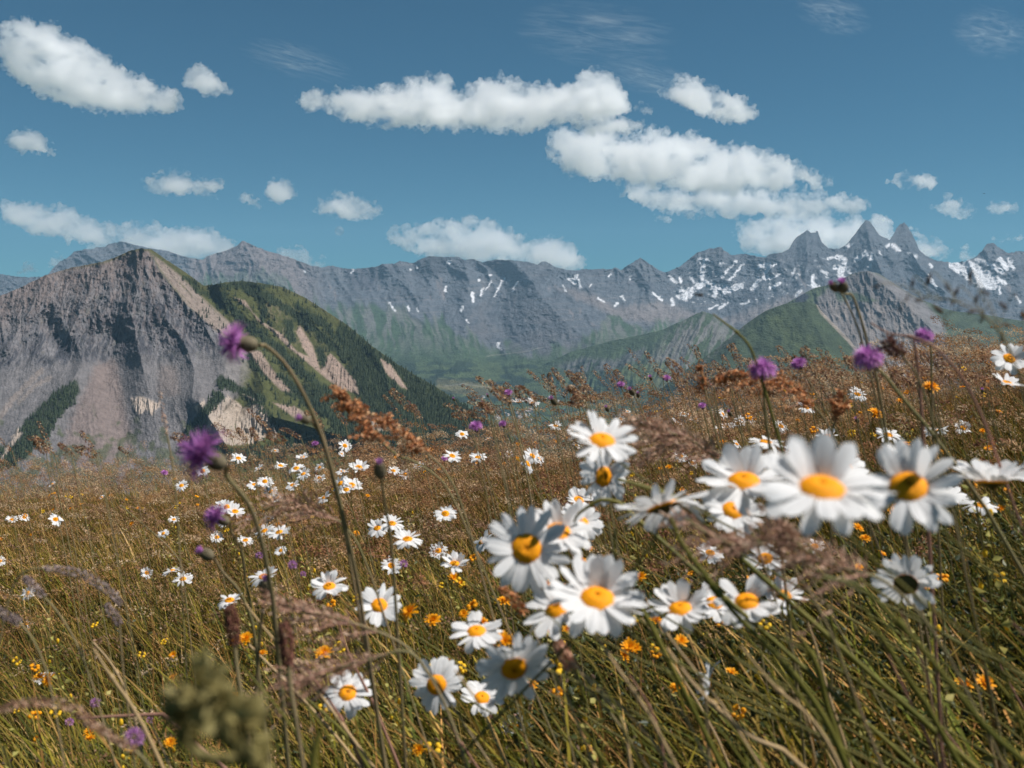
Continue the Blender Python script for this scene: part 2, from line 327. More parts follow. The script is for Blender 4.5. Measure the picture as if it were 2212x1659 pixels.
SKY_2 = [(1380,880),(1440,830),(1456,817),(1518,774),(1556,747),(1606,704),(1640,680),(1659,669),(1690,658),(1709,654),(1740,652),(1765,658),(1775,672),(1800,698),(1834,732),(1846,747),(1880,784),(1920,826),(1990,900)]
def depth_2(PX, PY, D):
    Y = 4500 - (PY - 650) * 4.2
    d, t = pdist(PX, PY, [(1735,640),(1760,700),(1800,790),(1840,900)]); Y = Y + 1.35 * d * np.where(PX < 1780, 1, 1.6)
    d, t = pdist(PX, PY, [(1690,650),(1600,730),(1540,800),(1500,860)]); Y = Y - 120 * np.exp(-d / 30)
    return Y - 36 * fbm(PX / 70, PY / 90, 301, 3) - 10 * fbm(PX / 14, PY / 14, 302, 4)
def col_2(PX, PY, D, V):
    n = fbm(PX / 40, PY / 40, 351, 4); n2 = fbm(PX / 7, PY / 8, 352, 4)
    c = np.empty(PX.shape + (3,)); c[:] = (0.060, 0.080, 0.040); c *= (1 + 0.35 * n[..., None] + 0.15 * n2[..., None])
    lt = poly(PX + 9 * n2, PY + 9 * n2, [(1660,690),(1690,680),(1800,770),(1850,860),(1800,860),(1720,780)], 14); c = mix(c, (0.10, 0.125, 0.05), lt * 0.6)
    rk = lines(PX + 5 * n2, PY + 5 * n2, [([(1518,790),(1556,752),(1606,712)], 5)], 5, 3); c = mix(c, (0.17, 0.16, 0.155), 0.7 * rk * sstep(-0.1, 0.3, n2))
    ed = lines(PX + 4 * n2, PY + 4 * n2, [([(1768,660),(1776,676),(1834,736),(1850,756)], 4)], 4, 2); c = mix(c, (0.34, 0.28, 0.24), 0.8 * ed)
    fo = sstep(0.0, 0.16, fbm(PX / 10, PY / 9, 357, 4) + sstep(0, 70, PY - curve([(1440,790),(1560,745),(1640,780),(1850,800)], PX)) * 0.75 - 0.45)
    return mix(c, (0.018, 0.033, 0.024), fo * 0.92)
relief('hill', 1380, 1990, 460, SKY_2, 980, 220, depth_2, col_2, M_mid, 0.5, (0.7, 1200.0))

# ------------------------------------------------------------------ near mountain: rock face on the left, green wooded ridge on the right
SKY_B = [(-120,700),(-60,665),(0,639),(47,620),(94,596),(155,578),(220,566),(253,554),(281,541),(305,536),(328,539),(356,559),(389,580),(422,604),(440,617),(452,616),(469,613),(495,609),(520,607),(562,611),(609,620),(656,641),
(703,671),(750,702),(797,742),(844,777),(891,807),(937,833),(984,864),(1037,896),(1100,940),(1200,1000),(1300,1060)]
ARETE = [(320,536),(345,585),(372,620),(405,660),(450,695),(505,735),(520,790),(500,850)]
SPUR_B = [([(310,540),(300,600),(285,680),(300,760),(310,800)],46,40),([(220,566),(190,640),(150,720)],34,30),([(100,596),(60,680),(10,760)],36,34),([(360,690),(400,740),(420,800),(415,860)],34,30),
([(560,611),(600,690),(650,770),(690,850),(700,930)],70,40),([(470,613),(500,690),(540,760),(570,840)],45,30),([(797,742),(830,800),(850,870),(860,950)],60,34),([(170,800),(120,880),(40,960)],40,24),([(430,870),(470,930),(500,980)],50,26),([(590,900),(700,930),(800,960)],120,40)]
VAL_B = [([(440,617),(475,660),(520,720),(545,800),(520,880)],70,26),([(240,740),(250,820),(270,940)],40,40),([(640,700),(690,790),(740,850)],45,26),([(100,700),(150,780)],30,24)]
def face_mask(PX, PY):   # 1 on the dark rock face left of the arete
    edge = np.interp(PY, [p[1] for p in [(320,536),(345,585),(372,620),(405,660),(450,695),(505,735),(520,790),(515,850),(470,900),(430,960),(400,1010)]],
                     [320,345,372,405,450,505,520,515,470,430,400])
    return sstep(6, -6, PX - edge)
def depth_B(PX, PY, D):
    Y = curve([(500,2560),(560,2500),(640,2380),(720,2270),(800,2120),(880,1960),(960,1800),(1060,1620),(1160,1480)], PY)
    Y = Y + 1.0 * np.clip(PX - 480, 0, 2000) * sstep(1160, 600, PY) * 0.75
    d, t = pdist(PX, PY, ARETE); s = face_mask(PX, PY)
    Y = Y - 105 * np.exp(-d / (80 + 90 * s)) * sstep(1000, 820, PY)
    for l, a, w in SPUR_B:
        d, t = pdist(PX, PY, l); Y = Y - a * np.exp(-np.abs(d) / w)
    for l, a, w in VAL_B:
        d, t = pdist(PX, PY, l); Y = Y + a * np.exp(-(d / w) ** 2)
    n = fbm(PX / 60, PY / 80, 401)
    up = face_mask(PX, PY) * sstep(810, 740, PY + 30 * n + 0.06 * (PX - 200))
    wx = PX + 14 * fbm(PX / 45, PY / 60, 403) + 0.20 * (PY - 640) * np.clip((230 - PX) / 230, -1, 1)
    Y = Y - up * (17 * ridged(wx / 46, PY / 130, 404, 3) + 9 * ridged((wx + 0.45 * PY) / 22, (PY - 0.3 * PX) / 48, 406, 4, 0.62) + 6 * fbm(PX / 6, PY / 9, 407, 4, 0.65))
    tal = face_mask(PX, PY) * (1 - up)
    Y = Y - tal * (7 * ridged(wx / 44, PY / 300, 408, 3) + 2.5 * fbm(PX / 7, PY / 12, 409, 3))
    gr = 1 - face_mask(PX, PY)
    sk_ = PX - 0.55 * (PY - 700)
    Y = Y - gr * (16 * ridged(sk_ / 60, PY / 160, 410, 3) + 6 * fbm(PX / 12, PY / 12, 411, 4))
    ou = outcrop(PX, PY)
    Y = Y - ou * (10 * ridged((PX + 0.1 * PY) / 9, PY / 50, 413, 3))
    return Y
SC_TAN = [[(506,643),(530,650),(556,692),(588,716),(625,752),(668,786),(705,818),(733,838),(775,852),(770,824),(733,782),(712,762),(703,780),(692,800),(683,770),(675,746),(647,702),(640,716),(655,752),(668,772),(640,758),(610,722),(600,716),(592,712),(560,690),(539,668)],
 [(534,756),(562,758),(591,801),(632,848),(609,845),(572,810)],[(820,773),(844,787),(882,842),(867,837),(834,807)],[(590,870),(640,905),(670,900),(640,880)]]
SC_WHITE = [[(450,892),(492,854),(530,882),(560,868),(576,892),(592,934),(560,950),(539,960),(500,962),(469,953),(445,925)],[(281,860),(309,857),(347,873),(328,897),(316,886),(300,898),(286,880)],[(420,880),(440,862),(445,872),(428,892)],
 [(770,905),(800,900),(830,930),(790,935)],[(0,985),(40,925),(50,935),(20,975),(0,1000)],[(575,930),(590,915),(602,940),(590,950)],[(520,850),(545,858),(565,866),(545,866)]]
def outcrop(PX, PY):
    m = np.zeros(PX.shape)
    for p in SC_TAN + SC_WHITE: m = np.maximum(m, poly(PX, PY, p, 5))
    return m
FOREST = [[(735,690),(797,742),(900,812),(1037,896),(1110,950),(1110,1060),(797,1000),(700,930),(790,900),(772,855),(735,784),(760,800),(745,760),(722,728)],
 [(164,824),(172,842),(150,880),(120,905),(112,935),(60,985),(0,1018),(0,985),(47,920),(94,868),(131,836)],
 [(389,943),(422,906),(450,859),(480,850),(470,880),(440,930),(420,965),(380,980)],[(470,975),(520,965),(600,960),(640,930),(650,960),(600,1010),(480,1010)],
 [(700,860),(760,880),(830,900),(800,960),(720,930)],[(613,690),(630,690),(640,735),(620,740)],[(590,745),(640,790),(610,800)]]
STRIPS = [([(480,640),(520,688),(556,718),(600,752),(650,800),(690,835),(750,870)],9),([(500,612),(560,630),(610,660),(650,690),(700,730),(750,775)],8),([(560,640),(572,672),(566,690)],7),([(690,760),(712,800),(722,820)],9),
 ([(540,775),(590,812),(640,846),(700,888),(770,915)],13),([(480,825),(530,850),(560,862)],12),([(470,860),(520,900)],14),([(540,860),(575,900),(600,930)],10),([(640,660),(700,700),(740,745)],7),([(660,840),(720,880)],12),([(440,610),(480,615),(530,612),(580,620)],5),([(400,600),(450,640),(480,665)],4),([(690,935),(770,955)],10)]
def forest_mask(PX, PY):
    a = PX + 9 * fbm(PX / 22, PY / 22, 501, 3); b = PY + 9 * fbm(PX / 22, PY / 22, 502, 3)
    m = np.zeros(PX.shape)
    for p in FOREST: m = np.maximum(m, poly(a, b, p, 5))
    m = np.maximum(m, lines(a, b, STRIPS, 9, 4))
    for p in SC_TAN[2:3]: m = m * (1 - poly(PX, PY, p, 3))
    return m * (1 - 0.85 * outcrop(PX, PY))
def col_B(PX, PY, D, V):
    n = fbm(PX / 30, PY / 40, 451, 4); n2 = fbm(PX / 7, PY / 9, 452, 4); n3 = fbm(PX / 3.0, PY / 5.5, 453, 3)
    wx = PX + 14 * fbm(PX / 45, PY / 60, 403) + 0.20 * (PY - 640) * np.clip((230 - PX) / 230, -1, 1)
    g = ridged(wx / 22, PY / 75, 404, 3); g2 = ridged(wx / 7.5, PY / 40, 406, 3)
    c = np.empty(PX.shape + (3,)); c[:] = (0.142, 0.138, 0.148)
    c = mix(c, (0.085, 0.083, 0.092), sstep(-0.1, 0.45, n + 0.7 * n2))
    gq = ridged((wx - 0.15 * PY) / 9, PY / 42, 456, 3, 0.6); c = mix(c, (0.21, 0.20, 0.205), 0.6 * sstep(0.35, 0.75, gq + 0.3 * n2)); c = mix(c, (0.050, 0.053, 0.064), 0.6 * sstep(0.1, -0.35, gq + 0.3 * n3))  # fine lit and shadowed streaks down the gullies, painted into the rock colour
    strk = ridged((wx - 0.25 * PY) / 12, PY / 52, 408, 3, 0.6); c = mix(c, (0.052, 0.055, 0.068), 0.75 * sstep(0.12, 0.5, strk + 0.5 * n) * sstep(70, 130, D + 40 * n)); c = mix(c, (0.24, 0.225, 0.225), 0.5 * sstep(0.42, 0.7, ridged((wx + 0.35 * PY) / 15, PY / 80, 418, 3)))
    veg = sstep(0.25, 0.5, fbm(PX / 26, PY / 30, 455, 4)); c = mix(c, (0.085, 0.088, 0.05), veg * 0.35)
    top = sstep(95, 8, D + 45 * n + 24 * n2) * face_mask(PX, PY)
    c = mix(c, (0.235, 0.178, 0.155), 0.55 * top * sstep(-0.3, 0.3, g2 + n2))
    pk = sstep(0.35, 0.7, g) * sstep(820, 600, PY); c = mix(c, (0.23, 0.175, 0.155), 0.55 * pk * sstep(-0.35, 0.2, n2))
    # talus
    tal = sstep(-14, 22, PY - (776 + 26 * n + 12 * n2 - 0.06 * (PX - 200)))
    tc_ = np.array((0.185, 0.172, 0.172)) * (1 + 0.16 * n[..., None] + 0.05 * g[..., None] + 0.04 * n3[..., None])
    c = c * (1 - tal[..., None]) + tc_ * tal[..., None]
    fan = poly(PX + 8 * n2, PY + 8 * n2, [(205,790),(250,778),(262,830),(275,900),(290,960),(280,1060),(150,1060),(135,960),(165,880),(190,830)], 12); c = mix(c, (0.235, 0.178, 0.158), fan * 0.75)
    fan = poly(PX + 6 * n2, PY + 6 * n2, [(345,790),(380,790),(390,850),(370,860),(340,850)], 10); c = mix(c, (0.23, 0.185, 0.165), fan * 0.6)
    for st_, w in (([(0,900),(30,860),(60,830),(90,800)], 6), ([(40,870),(80,830),(110,815)], 4)): c = mix(c, (0.30, 0.245, 0.21), 0.6 * lines(PX + 5 * n2, PY + 5 * n2, [(st_, w)], w, 3))
    lowg = sstep(0.0, 0.35, fbm(PX / 28, PY / 30, 457, 4) + sstep(900, 1010, PY) * 0.45 - 0.15) * face_mask(PX, PY) * sstep(850, 930, PY)
    c = mix(c, (0.085, 0.098, 0.045), lowg * 0.75)
    # green side of the mountain
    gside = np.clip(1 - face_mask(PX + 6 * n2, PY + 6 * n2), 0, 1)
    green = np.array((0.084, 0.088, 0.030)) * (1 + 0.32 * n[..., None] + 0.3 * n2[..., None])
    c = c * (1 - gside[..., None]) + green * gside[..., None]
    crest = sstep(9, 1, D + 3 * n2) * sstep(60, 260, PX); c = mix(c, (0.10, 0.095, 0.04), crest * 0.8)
    t1 = poly(PX + 5 * n2, PY + 5 * n2, [(330,550),(352,566),(395,600),(440,645),(500,700),(545,742),(520,760),(490,735),(440,692),(400,655),(368,612),(345,580)], 4)
    st1 = sstep(-0.15, 0.25, ridged((PX - 0.95 * PY) / 11, (PX + PY) / 150, 459, 2) + 0.4 * n2 - 0.1)
    c = mix(c, (0.29, 0.23, 0.195), t1 * (0.25 + 0.7 * st1))
    c = mix(c, (0.24, 0.215, 0.20), 0.7 * poly(PX + 6 * n2, PY + 6 * n2, [(500,740),(545,742),(540,800),(520,850),(470,880),(480,800)], 12))
    br = poly(PX + 7 * n2, PY + 7 * n2, [(560,640),(640,665),(700,740),(720,800),(640,750),(580,700)], 10); c = mix(c, (0.17, 0.135, 0.085), br * 0.6 * sstep(-0.2, 0.4, n + n2))
    for p in SC_TAN: c = mix(c, np.array((0.37, 0.27, 0.22)), 0.92 * poly(PX + 4 * n2, PY + 5 * n2, p, 3) * (0.75 + 0.25 * sstep(-0.4, 0.2, g2)))
    for p in SC_WHITE: c = mix(c, np.array((0.50, 0.405, 0.33)), 0.9 * poly(PX + 6 * n2, PY + 7 * n2, p, 3) * sstep(-0.45, 0.0, ridged(PX / 8, PY / 60, 461, 2) + 0.5 * n2))
    pth = lines(PX + 3 * n, PY + 2 * n, [[(620,985),(680,960),(740,945),(790,940)], [(640,950),(700,932)]], 1.0, 0.9); c = mix(c, (0.27, 0.22, 0.16), 0.7 * pth)
    fm = forest_mask(PX, PY); c = mix(c, (0.030, 0.042, 0.020), fm * 0.9)
    sp = gside * sstep(0.33, 0.42, fbm(PX / 5, PY / 4, 463, 3) + 0.14 * n) ; c = mix(c, (0.035, 0.048, 0.02), sp * 0.7)
    return c
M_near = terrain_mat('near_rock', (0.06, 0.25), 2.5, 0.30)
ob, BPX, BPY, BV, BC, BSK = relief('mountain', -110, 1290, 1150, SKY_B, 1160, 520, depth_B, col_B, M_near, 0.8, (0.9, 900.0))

# ------------------------------------------------------------------ conifers: single trees on open ground, woods as one mass
def conifer_geo(r, tiers, seg):
    V = []; F = []
    for k in range(tiers):
        z0 = 0.08 + 0.86 * k / tiers; z1 = min(1.0, z0 + 1.55 * 0.86 / tiers); rad = 0.21 * (1 - 0.82 * k / tiers)
        b = len(V); ph = r.random() * 6
        for s in range(seg):
            a = ph + s * 2 * math.pi / seg; q = rad * (0.72 + 0.5 * r.random())
            V.append((q * math.cos(a), q * math.sin(a), z0 + 0.03 * r.random()))
        V.append((0.01 * r.random(), 0, z1))
        for s in range(seg): F.append((b + s, b + (s + 1) % seg, b + seg))
    b = len(V)
    for s in range(4):
        a = s * math.pi / 2; V.append((0.03 * math.cos(a), 0.03 * math.sin(a), -0.08))
    V.append((0, 0, 0.4))
    for s in range(4): F.append((b + s, b + (s + 1) % 4, b + 4))
    return np.array(V), np.array(F)
def leaf_mat(name, a, b, rough=0.6, trans=0.0, scale=8.0, attr=False, spec=0.3):
    m, nt, p = nodes(name); N = nt.nodes.new; L = nt.links.new
    tc = N('ShaderNodeTexCoord'); n = N('ShaderNodeTexNoise'); n.inputs['Scale'].default_value = scale; n.inputs['Detail'].default_value = 4
    L(tc.outputs['Object'], n.inputs['Vector'])
    mx = N('ShaderNodeMix'); mx.data_type = 'RGBA'; mx.inputs[6].default_value = (*a, 1); mx.inputs[7].default_value = (*b, 1)
    mr = N('ShaderNodeMapRange'); mr.inputs[1].default_value = 0.35; mr.inputs[2].default_value = 0.65; L(n.outputs['Fac'], mr.inputs[0]); L(mr.outputs[0], mx.inputs[0])
    out = mx.outputs[2]
    if attr:
        at = N('ShaderNodeAttribute'); at.attribute_name = 'col'
        m2 = N('ShaderNodeMix'); m2.data_type = 'RGBA'; m2.blend_type = 'MULTIPLY'; m2.inputs[0].default_value = 1
        L(out, m2.inputs[6]); L(at.outputs['Color'], m2.inputs[7]); out = m2.outputs[2]
    L(out, p.inputs['Base Color']); p.inputs['Roughness'].default_value = rough; p.inputs['Specular IOR Level'].default_value = spec
    if trans > 0:
        t = N('ShaderNodeBsdfTranslucent'); L(out, t.inputs[0]); ms = N('ShaderNodeMixShader'); ms.inputs[0].default_value = trans
        L(p.outputs[0], ms.inputs[1]); L(t.outputs[0], ms.inputs[2]); L(ms.outputs[0], nt.nodes['Material Output'].inputs[0])
    return m
M_con = leaf_mat('conifer_needles', (0.018, 0.030, 0.012), (0.040, 0.056, 0.020), 0.8, 0, 0.3)
def merge_copies(geos, pos, scl, rot, which, tint=None):
    VV = []; FF = []; CC = []; base = 0
    for g, (V, F) in enumerate(geos):
        s = np.where(which == g)[0]
        if not len(s): continue
        c, q = np.cos(rot[s]), np.sin(rot[s])
        P = np.empty((len(s), len(V), 3))
        P[..., 0] = (V[:, 0] * c[:, None] - V[:, 1] * q[:, None]) * scl[s, 0][:, None] + pos[s, 0][:, None]
        P[..., 1] = (V[:, 0] * q[:, None] + V[:, 1] * c[:, None]) * scl[s, 0][:, None] + pos[s, 1][:, None]
        P[..., 2] = V[:, 2] * scl[s, 1][:, None] + pos[s, 2][:, None]
        VV.append(P.reshape(-1, 3)); FF.append((F[None] + (np.arange(len(s)) * len(V))[:, None, None] + base).reshape(-1, F.shape[1])); base += len(s) * len(V)
        if tint is not None: CC.append(np.repeat(tint[s], len(V), 0))
    return np.concatenate(VV), np.concatenate(FF), (np.concatenate(CC) if tint is not None else None)
rr = random.Random(3)
geos = [conifer_geo(rr, 3, 6) for _ in range(5)]
FM = forest_mask(BPX, BPY)
def pick(prob, n, rg):
    p = prob.ravel(); i = rg.choice(p.size, n, replace=False, p=p / p.sum()); return i
vis = (BPY < 1060) & (BPX > -20) & (BPX < 1120)
i1 = pick(FM ** 2 * vis + 1e-9, 7500, rng)
P = BV.reshape(-1, 3)[i1]; P = P + rng.normal(0, 1.5, P.shape) * (1, 1, 0)
h = rng.uniform(6, 14, len(P)); scl = np.stack([h * rng.uniform(0.85, 1.25, len(P)), h], 1)
V, F, _ = merge_copies(geos, P, scl, rng.uniform(0, 6.28, len(P)), rng.integers(0, 5, len(P)))
woods = link('conifer_woods', np_mesh('conifer_woods', V, F, M_con, smooth=False))
tag(woods, 'dark conifer woods covering the right side of the green ridge', 'woods', kind='stuff')
geoL = [conifer_geo(rr, 6, 9) for _ in range(5)]
con_me = [np_mesh('conifer_tree', V_, F_, M_con, smooth=False) for V_, F_ in geoL]
open_ = (1 - FM) * (1 - face_mask(BPX, BPY)) * (1 - outcrop(BPX, BPY)) * vis * (BPY < 985) * (BPX > 420) * sstep(0.0, 0.3, fbm(BPX / 24, BPY / 24, 601, 3) + 0.15)
i2 = pick(open_ + 1e-12, 235, rng)
crestp = [(x, None) for x in np.concatenate([rng.uniform(448, 620, 26), rng.uniform(620, 1010, 34)])]
spots = [BV.reshape(-1, 3)[i] for i in i2]
for x, _ in crestp:
    j = int(np.argmin(np.abs(BPX[0] - x))); spots.append(BV[-1 - rng.integers(0, 3), j])
for k, p in enumerate(spots):
    o = bpy.data.objects.new('conifer_tree', con_me[k % 5]); COL.objects.link(o); o.location = p; s = rng.uniform(6.5, 13)
    o.scale = (s * rng.uniform(0.9, 1.3),) * 2 + (s,); o.rotation_euler = (0, 0, rng.uniform(0, 6.28))
    if k < 235: tag(o, 'small dark conifer standing on the open slope of the green ridge', 'tree', 'conifers on the open slope of the green ridge')
    else: tag(o, 'small dark conifer on the skyline of the green ridge', 'tree', 'conifers on the skyline of the green ridge')

# village in the valley: small houses
mh, _, ph_ = nodes('house_wall'); ph_.inputs['Base Color'].default_value = (0.62, 0.58, 0.52, 1)
mr_, _, pr_ = nodes('house_roof'); pr_.inputs['Base Color'].default_value = (0.30, 0.24, 0.21, 1)
def house_meshes():
    w = np_mesh('wall', np.array([(-5,-4,-3),(5,-4,-3),(5,4,-3),(-5,4,-3),(-5,-4,5),(5,-4,5),(5,4,5),(-5,4,5),(-5,0,8),(5,0,8)]),
                np.array([(0,1,5,4),(1,2,6,5),(2,3,7,6),(3,0,4,7),(4,7,8,8),(5,6,9,9)]), mh, smooth=False)
    w = bpy.data.meshes.new('wall'); w.from_pydata([(-5,-4,-3),(5,-4,-3),(5,4,-3),(-5,4,-3),(-5,-4,5),(5,-4,5),(5,4,5),(-5,4,5),(-5,0,8),(5,0,8)], [], [(0,1,5,4),(1,2,6,9,5),(2,3,7,6),(3,0,4,8,7)]); w.materials.append(mh)
    r = bpy.data.meshes.new('roof'); r.from_pydata([(-6,-5,4.6),(6,-5,4.6),(6,0,8.4),(-6,0,8.4),(6,5,4.6),(-6,5,4.6),(-6,-5,4.3),(6,-5,4.3),(6,5,4.3),(-6,5,4.3)], [], [(0,1,2,3),(3,2,4,5),(6,7,1,0),(5,4,8,9)]); r.materials.append(mr_)
    return w, r
hw, hr = house_meshes()
DCO = curve(PROF_D, np.array([905.0]))
def far_ground(px, py):
    a = np.array([[px]]); b = np.array([[py]]); Y = float(depth_D(a, b, b * 0)[0, 0]); return pt(px, py, Y)
hs = [(1098 + rng.uniform(-32, 60), 902 + rng.uniform(-12, 9)) for _ in range(26)] + [(1120 + rng.uniform(-80, 160), 868 + rng.uniform(-14, 26)) for _ in range(10)]
for k, (x, y) in enumerate(hs):
    e = bpy.data.objects.new('house', None); COL.objects.link(e); e.location = far_ground(x, y); s = rng.uniform(0.9, 1.7); e.scale = (s, s, s); e.rotation_euler = (0, 0, rng.uniform(0, 3.1))
    link('wall', hw, e); link('roof', hr, e)
    tag(e, 'tiny pale house of the village down in the valley', 'house', 'houses of the valley village')

# ------------------------------------------------------------------ clouds: displaced bodies filled with white droplets
CLOUD_DENS = 0.011
def cloud_mat(sc, k):
    m = bpy.data.materials.new('cloud_droplets'); m.use_nodes = True; nt = m.node_tree; nt.nodes.remove(nt.nodes['Principled BSDF'])
    N = nt.nodes.new; L = nt.links.new
    v = N('ShaderNodeVolumePrincipled'); v.inputs['Color'].default_value = (1, 1, 1, 1); v.inputs['Anisotropy'].default_value = 0.6
    geo = N('ShaderNodeTexCoord'); mp = N('ShaderNodeVectorMath'); mp.operation = 'MULTIPLY'; mp.inputs[1].default_value = (1/420., 1/420., 1/300.)
    L(geo.outputs['Object'], mp.inputs[0])
    n = N('ShaderNodeTexNoise'); n.inputs['Scale'].default_value = 1.0; n.inputs['Detail'].default_value = 8; n.inputs['Roughness'].default_value = 0.72; L(mp.outputs[0], n.inputs['Vector'])
    mr = N('ShaderNodeMapRange'); mr.inputs[1].default_value = 0.44; mr.inputs[2].default_value = 0.62; mr.inputs[3].default_value = 0.0; mr.inputs[4].default_value = CLOUD_DENS / sc * k
    L(n.outputs['Fac'], mr.inputs[0]); L(mr.outputs[0], v.inputs['Density'])
    L(v.outputs[0], nt.nodes['Material Output'].inputs['Volume']); m.cycles.volume_step_rate = CLOUD_STEP; return m
CLOUD_STEP = 0.25
CLOUD_Y = 16500.0
tx1 = bpy.data.textures.new('cloud_billow', 'CLOUDS'); tx1.noise_scale = 210; tx1.noise_depth = 5; tx1.noise_basis = 'BLENDER_ORIGINAL'
tx2 = bpy.data.textures.new('cloud_curl', 'CLOUDS'); tx2.noise_scale = 62; tx2.noise_depth = 4
import bmesh
def ico_unit():
    bm = bmesh.new(); bmesh.ops.create_icosphere(bm, subdivisions=2, radius=1)
    V = np.array([v.co[:] for v in bm.verts]); F = np.array([[v.index for v in f.verts] for f in bm.faces]); bm.free(); return V, F
ICO = ico_unit()
def cloud(prof, label, group=None, Y=CLOUD_Y, dens=1.0, thick=1.0, wisp=0.0, seed=0, small=1.0):
    """prof: (x, top, bottom) along the cloud"""
    rg = np.random.default_rng(seed + 100); p = np.array(prof, float); m = Y / FP
    CS = min(36000.0, 3300.0 * FP / (HOR - p[:, 2].mean())) / CLOUD_Y
    L = p[-1, 0] - p[0, 0]; area = np.trapz(np.maximum(p[:, 2] - p[:, 1], 1), p[:, 0]); n = int(area / 26 * dens) + 14
    xs = rg.uniform(p[0, 0], p[-1, 0], n * 3); t = np.interp(xs, p[:, 0], p[:, 1]); b = np.interp(xs, p[:, 0], p[:, 2])
    keep = rg.random(n * 3) < (b - t) / (p[:, 2] - p[:, 1]).max(); xs, t, b = xs[keep][:n], t[keep][:n], b[keep][:n]
    f = rg.random(len(xs)); edge = np.minimum(xs - p[0, 0], p[-1, 0] - xs)
    half = (b - t) / 2
    r = np.minimum(np.minimum(half * rg.uniform(0.35, 0.95, len(xs)), 24 * small), edge * 0.6 + 2.0); r = np.maximum(r * (1 - 0.6 * rg.random(len(xs)) ** 2), 1.6)
    yc = t + r + f ** 0.8 * np.maximum(b - t - 2 * r, 0)
    th = np.minimum(half, 30) * thick
    ex = rg.random(len(xs)) < 0.30 * (r < 16); r = np.where(ex, np.maximum(2.2, r * 0.35), r)     # loose tatters round the body
    yc = np.where(ex, np.where(rg.random(len(xs)) < 0.72, t - rg.uniform(-1, 7, len(xs)), b + rg.uniform(-3, 3, len(xs))), yc)
    dY = rg.normal(0, 0.7, len(xs)) * th * m
    X_, _, Z_ = rays(xs, yc); Yp = Y + dY
    V0, F0 = ICO; sc = r * m
    P = np.stack([X_ * Yp, Yp, Z_ * Yp], 1)
    org = P.mean(0) + rg.uniform(-900, 900, 3)
    V = (V0[None] * sc[:, None, None] * np.array((1.3, 1.15, 1.0)) + (P - org)[:, None]).reshape(-1, 3)
    F = (F0[None] + (np.arange(len(P)) * len(V0))[:, None, None]).reshape(-1, 3)
    o = link('cloud', np_mesh('cloud', V, F, cloud_mat(CS, dens)), loc=org * CS); o.scale = (CS,) * 3
    rm = o.modifiers.new('remesh', 'REMESH'); rm.mode = 'VOXEL'; rm.voxel_size = 15.0 if L > 90 else 10.0
    k = min(1.0, 0.35 + L / 400.0)
    for tx, s in ((tx1, 360 * k * small), (tx2, 240 * k)):
        d = o.modifiers.new('displace', 'DISPLACE'); d.texture = tx; d.texture_coords = 'LOCAL'; d.strength = s; d.mid_level = 0.5
    rm = o.modifiers.new('remesh2', 'REMESH'); rm.mode = 'VOXEL'; rm.voxel_size = 13.0 if L > 90 else 9.0
    tag(o, label, 'cloud', group)
    return o
cloud([(0,62,75),(15,55,110),(40,52,160),(70,55,190),(110,60,208),(150,92,222),(200,115,232),(250,150,235),(300,178,238),(340,195,240),(385,205,232)], 'large white cloud slanting down in the upper left of the sky', seed=1, small=1.3)
cloud([(398,178,186),(415,142,190),(430,140,195),(450,160,205),(475,178,206),(497,188,198)], 'ragged small cloud beside the lower end of the large slanting cloud', seed=2)
cloud([(12,305,312),(40,288,322),(65,286,330),(95,308,332),(120,318,328)], 'small oval cloud below the large slanting cloud', seed=3)
cloud([(302,388,394),(330,380,412),(370,374,417),(410,380,416),(450,388,414),(487,396,408)], 'flat white cloud over the twin grey summits', seed=4)
cloud([(430,420,430),(455,416,434),(474,420,432)], 'tiny cloud just beneath the flat white cloud', seed=5)
cloud([(514,425,430),(532,418,440),(560,436,452)], 'tiny faint cloud scrap beside a hook shaped one', seed=6)
cloud([(572,420,428),(590,392,432),(615,390,438),(640,405,425)], 'hook shaped little cloud', seed=7)
cloud([(675,445,458),(710,436,466),(740,422,470),(780,428,472),(828,460,468)], 'isolated puffy white cloud left of the wide mountain cloud', seed=8)
cloud([(4,450,470),(40,446,488),(80,448,498),(130,458,508),(180,475,520),(230,490,535),(290,492,545),(350,495,555),(420,498,560),(480,512,560),(512,530,550)], 'long white cloud bank lying behind the left summits', seed=9)
cloud([(600,545,560),(630,535,568),(650,538,575),(672,556,580),(695,560,580),(703,572,582)], 'small white cloud peeping over the ridge right of the pointed grey summit', seed=10)
cloud([(638,215,222),(665,205,235),(700,200,240),(715,212,243)], 'thin ragged cloud scrap at the left end of the long central cloud', seed=12)
cloud([(712,208,240),(750,200,258),(800,200,262),(860,196,268),(900,175,270),(940,168,270),(985,205,275),(1040,190,278),(1080,162,280),(1120,185,285),(1170,190,262),(1230,195,255),(1280,160,258),(1310,175,255),(1355,225,240)], 'long billowing cloud high over the middle of the range', seed=13, small=1.25)
cloud([(1235,262,275),(1270,250,285),(1330,252,290),(1388,268,280)], 'short flat cloud between the long central cloud and the largest cloud', seed=14)
cloud([(1370,230,235),(1390,228,246),(1412,242,250)], 'tiny cloud scrap right of the long central cloud', seed=15)
cloud([(1432,190,205),(1465,175,215),(1500,176,235),(1540,195,255),(1580,215,260),(1610,215,262),(1634,230,250)], 'isolated tilted cloud high over the snowy cirque', seed=16)
cloud([(1195,295,320),(1230,285,365),(1290,292,380),(1350,295,385),(1420,290,400),(1500,300,405),(1560,320,412),(1620,330,410),(1680,345,405),(1740,372,400),(1796,388,400)], 'largest cloud, broad and layered, right of the sky middle', seed=17, small=1.4)
cloud([(1330,402,412),(1380,405,440),(1440,410,455),(1520,412,462),(1600,418,462),(1680,425,465),(1760,425,466),(1830,428,460),(1884,440,448)], 'long flat cloud lying under the largest cloud', seed=18)
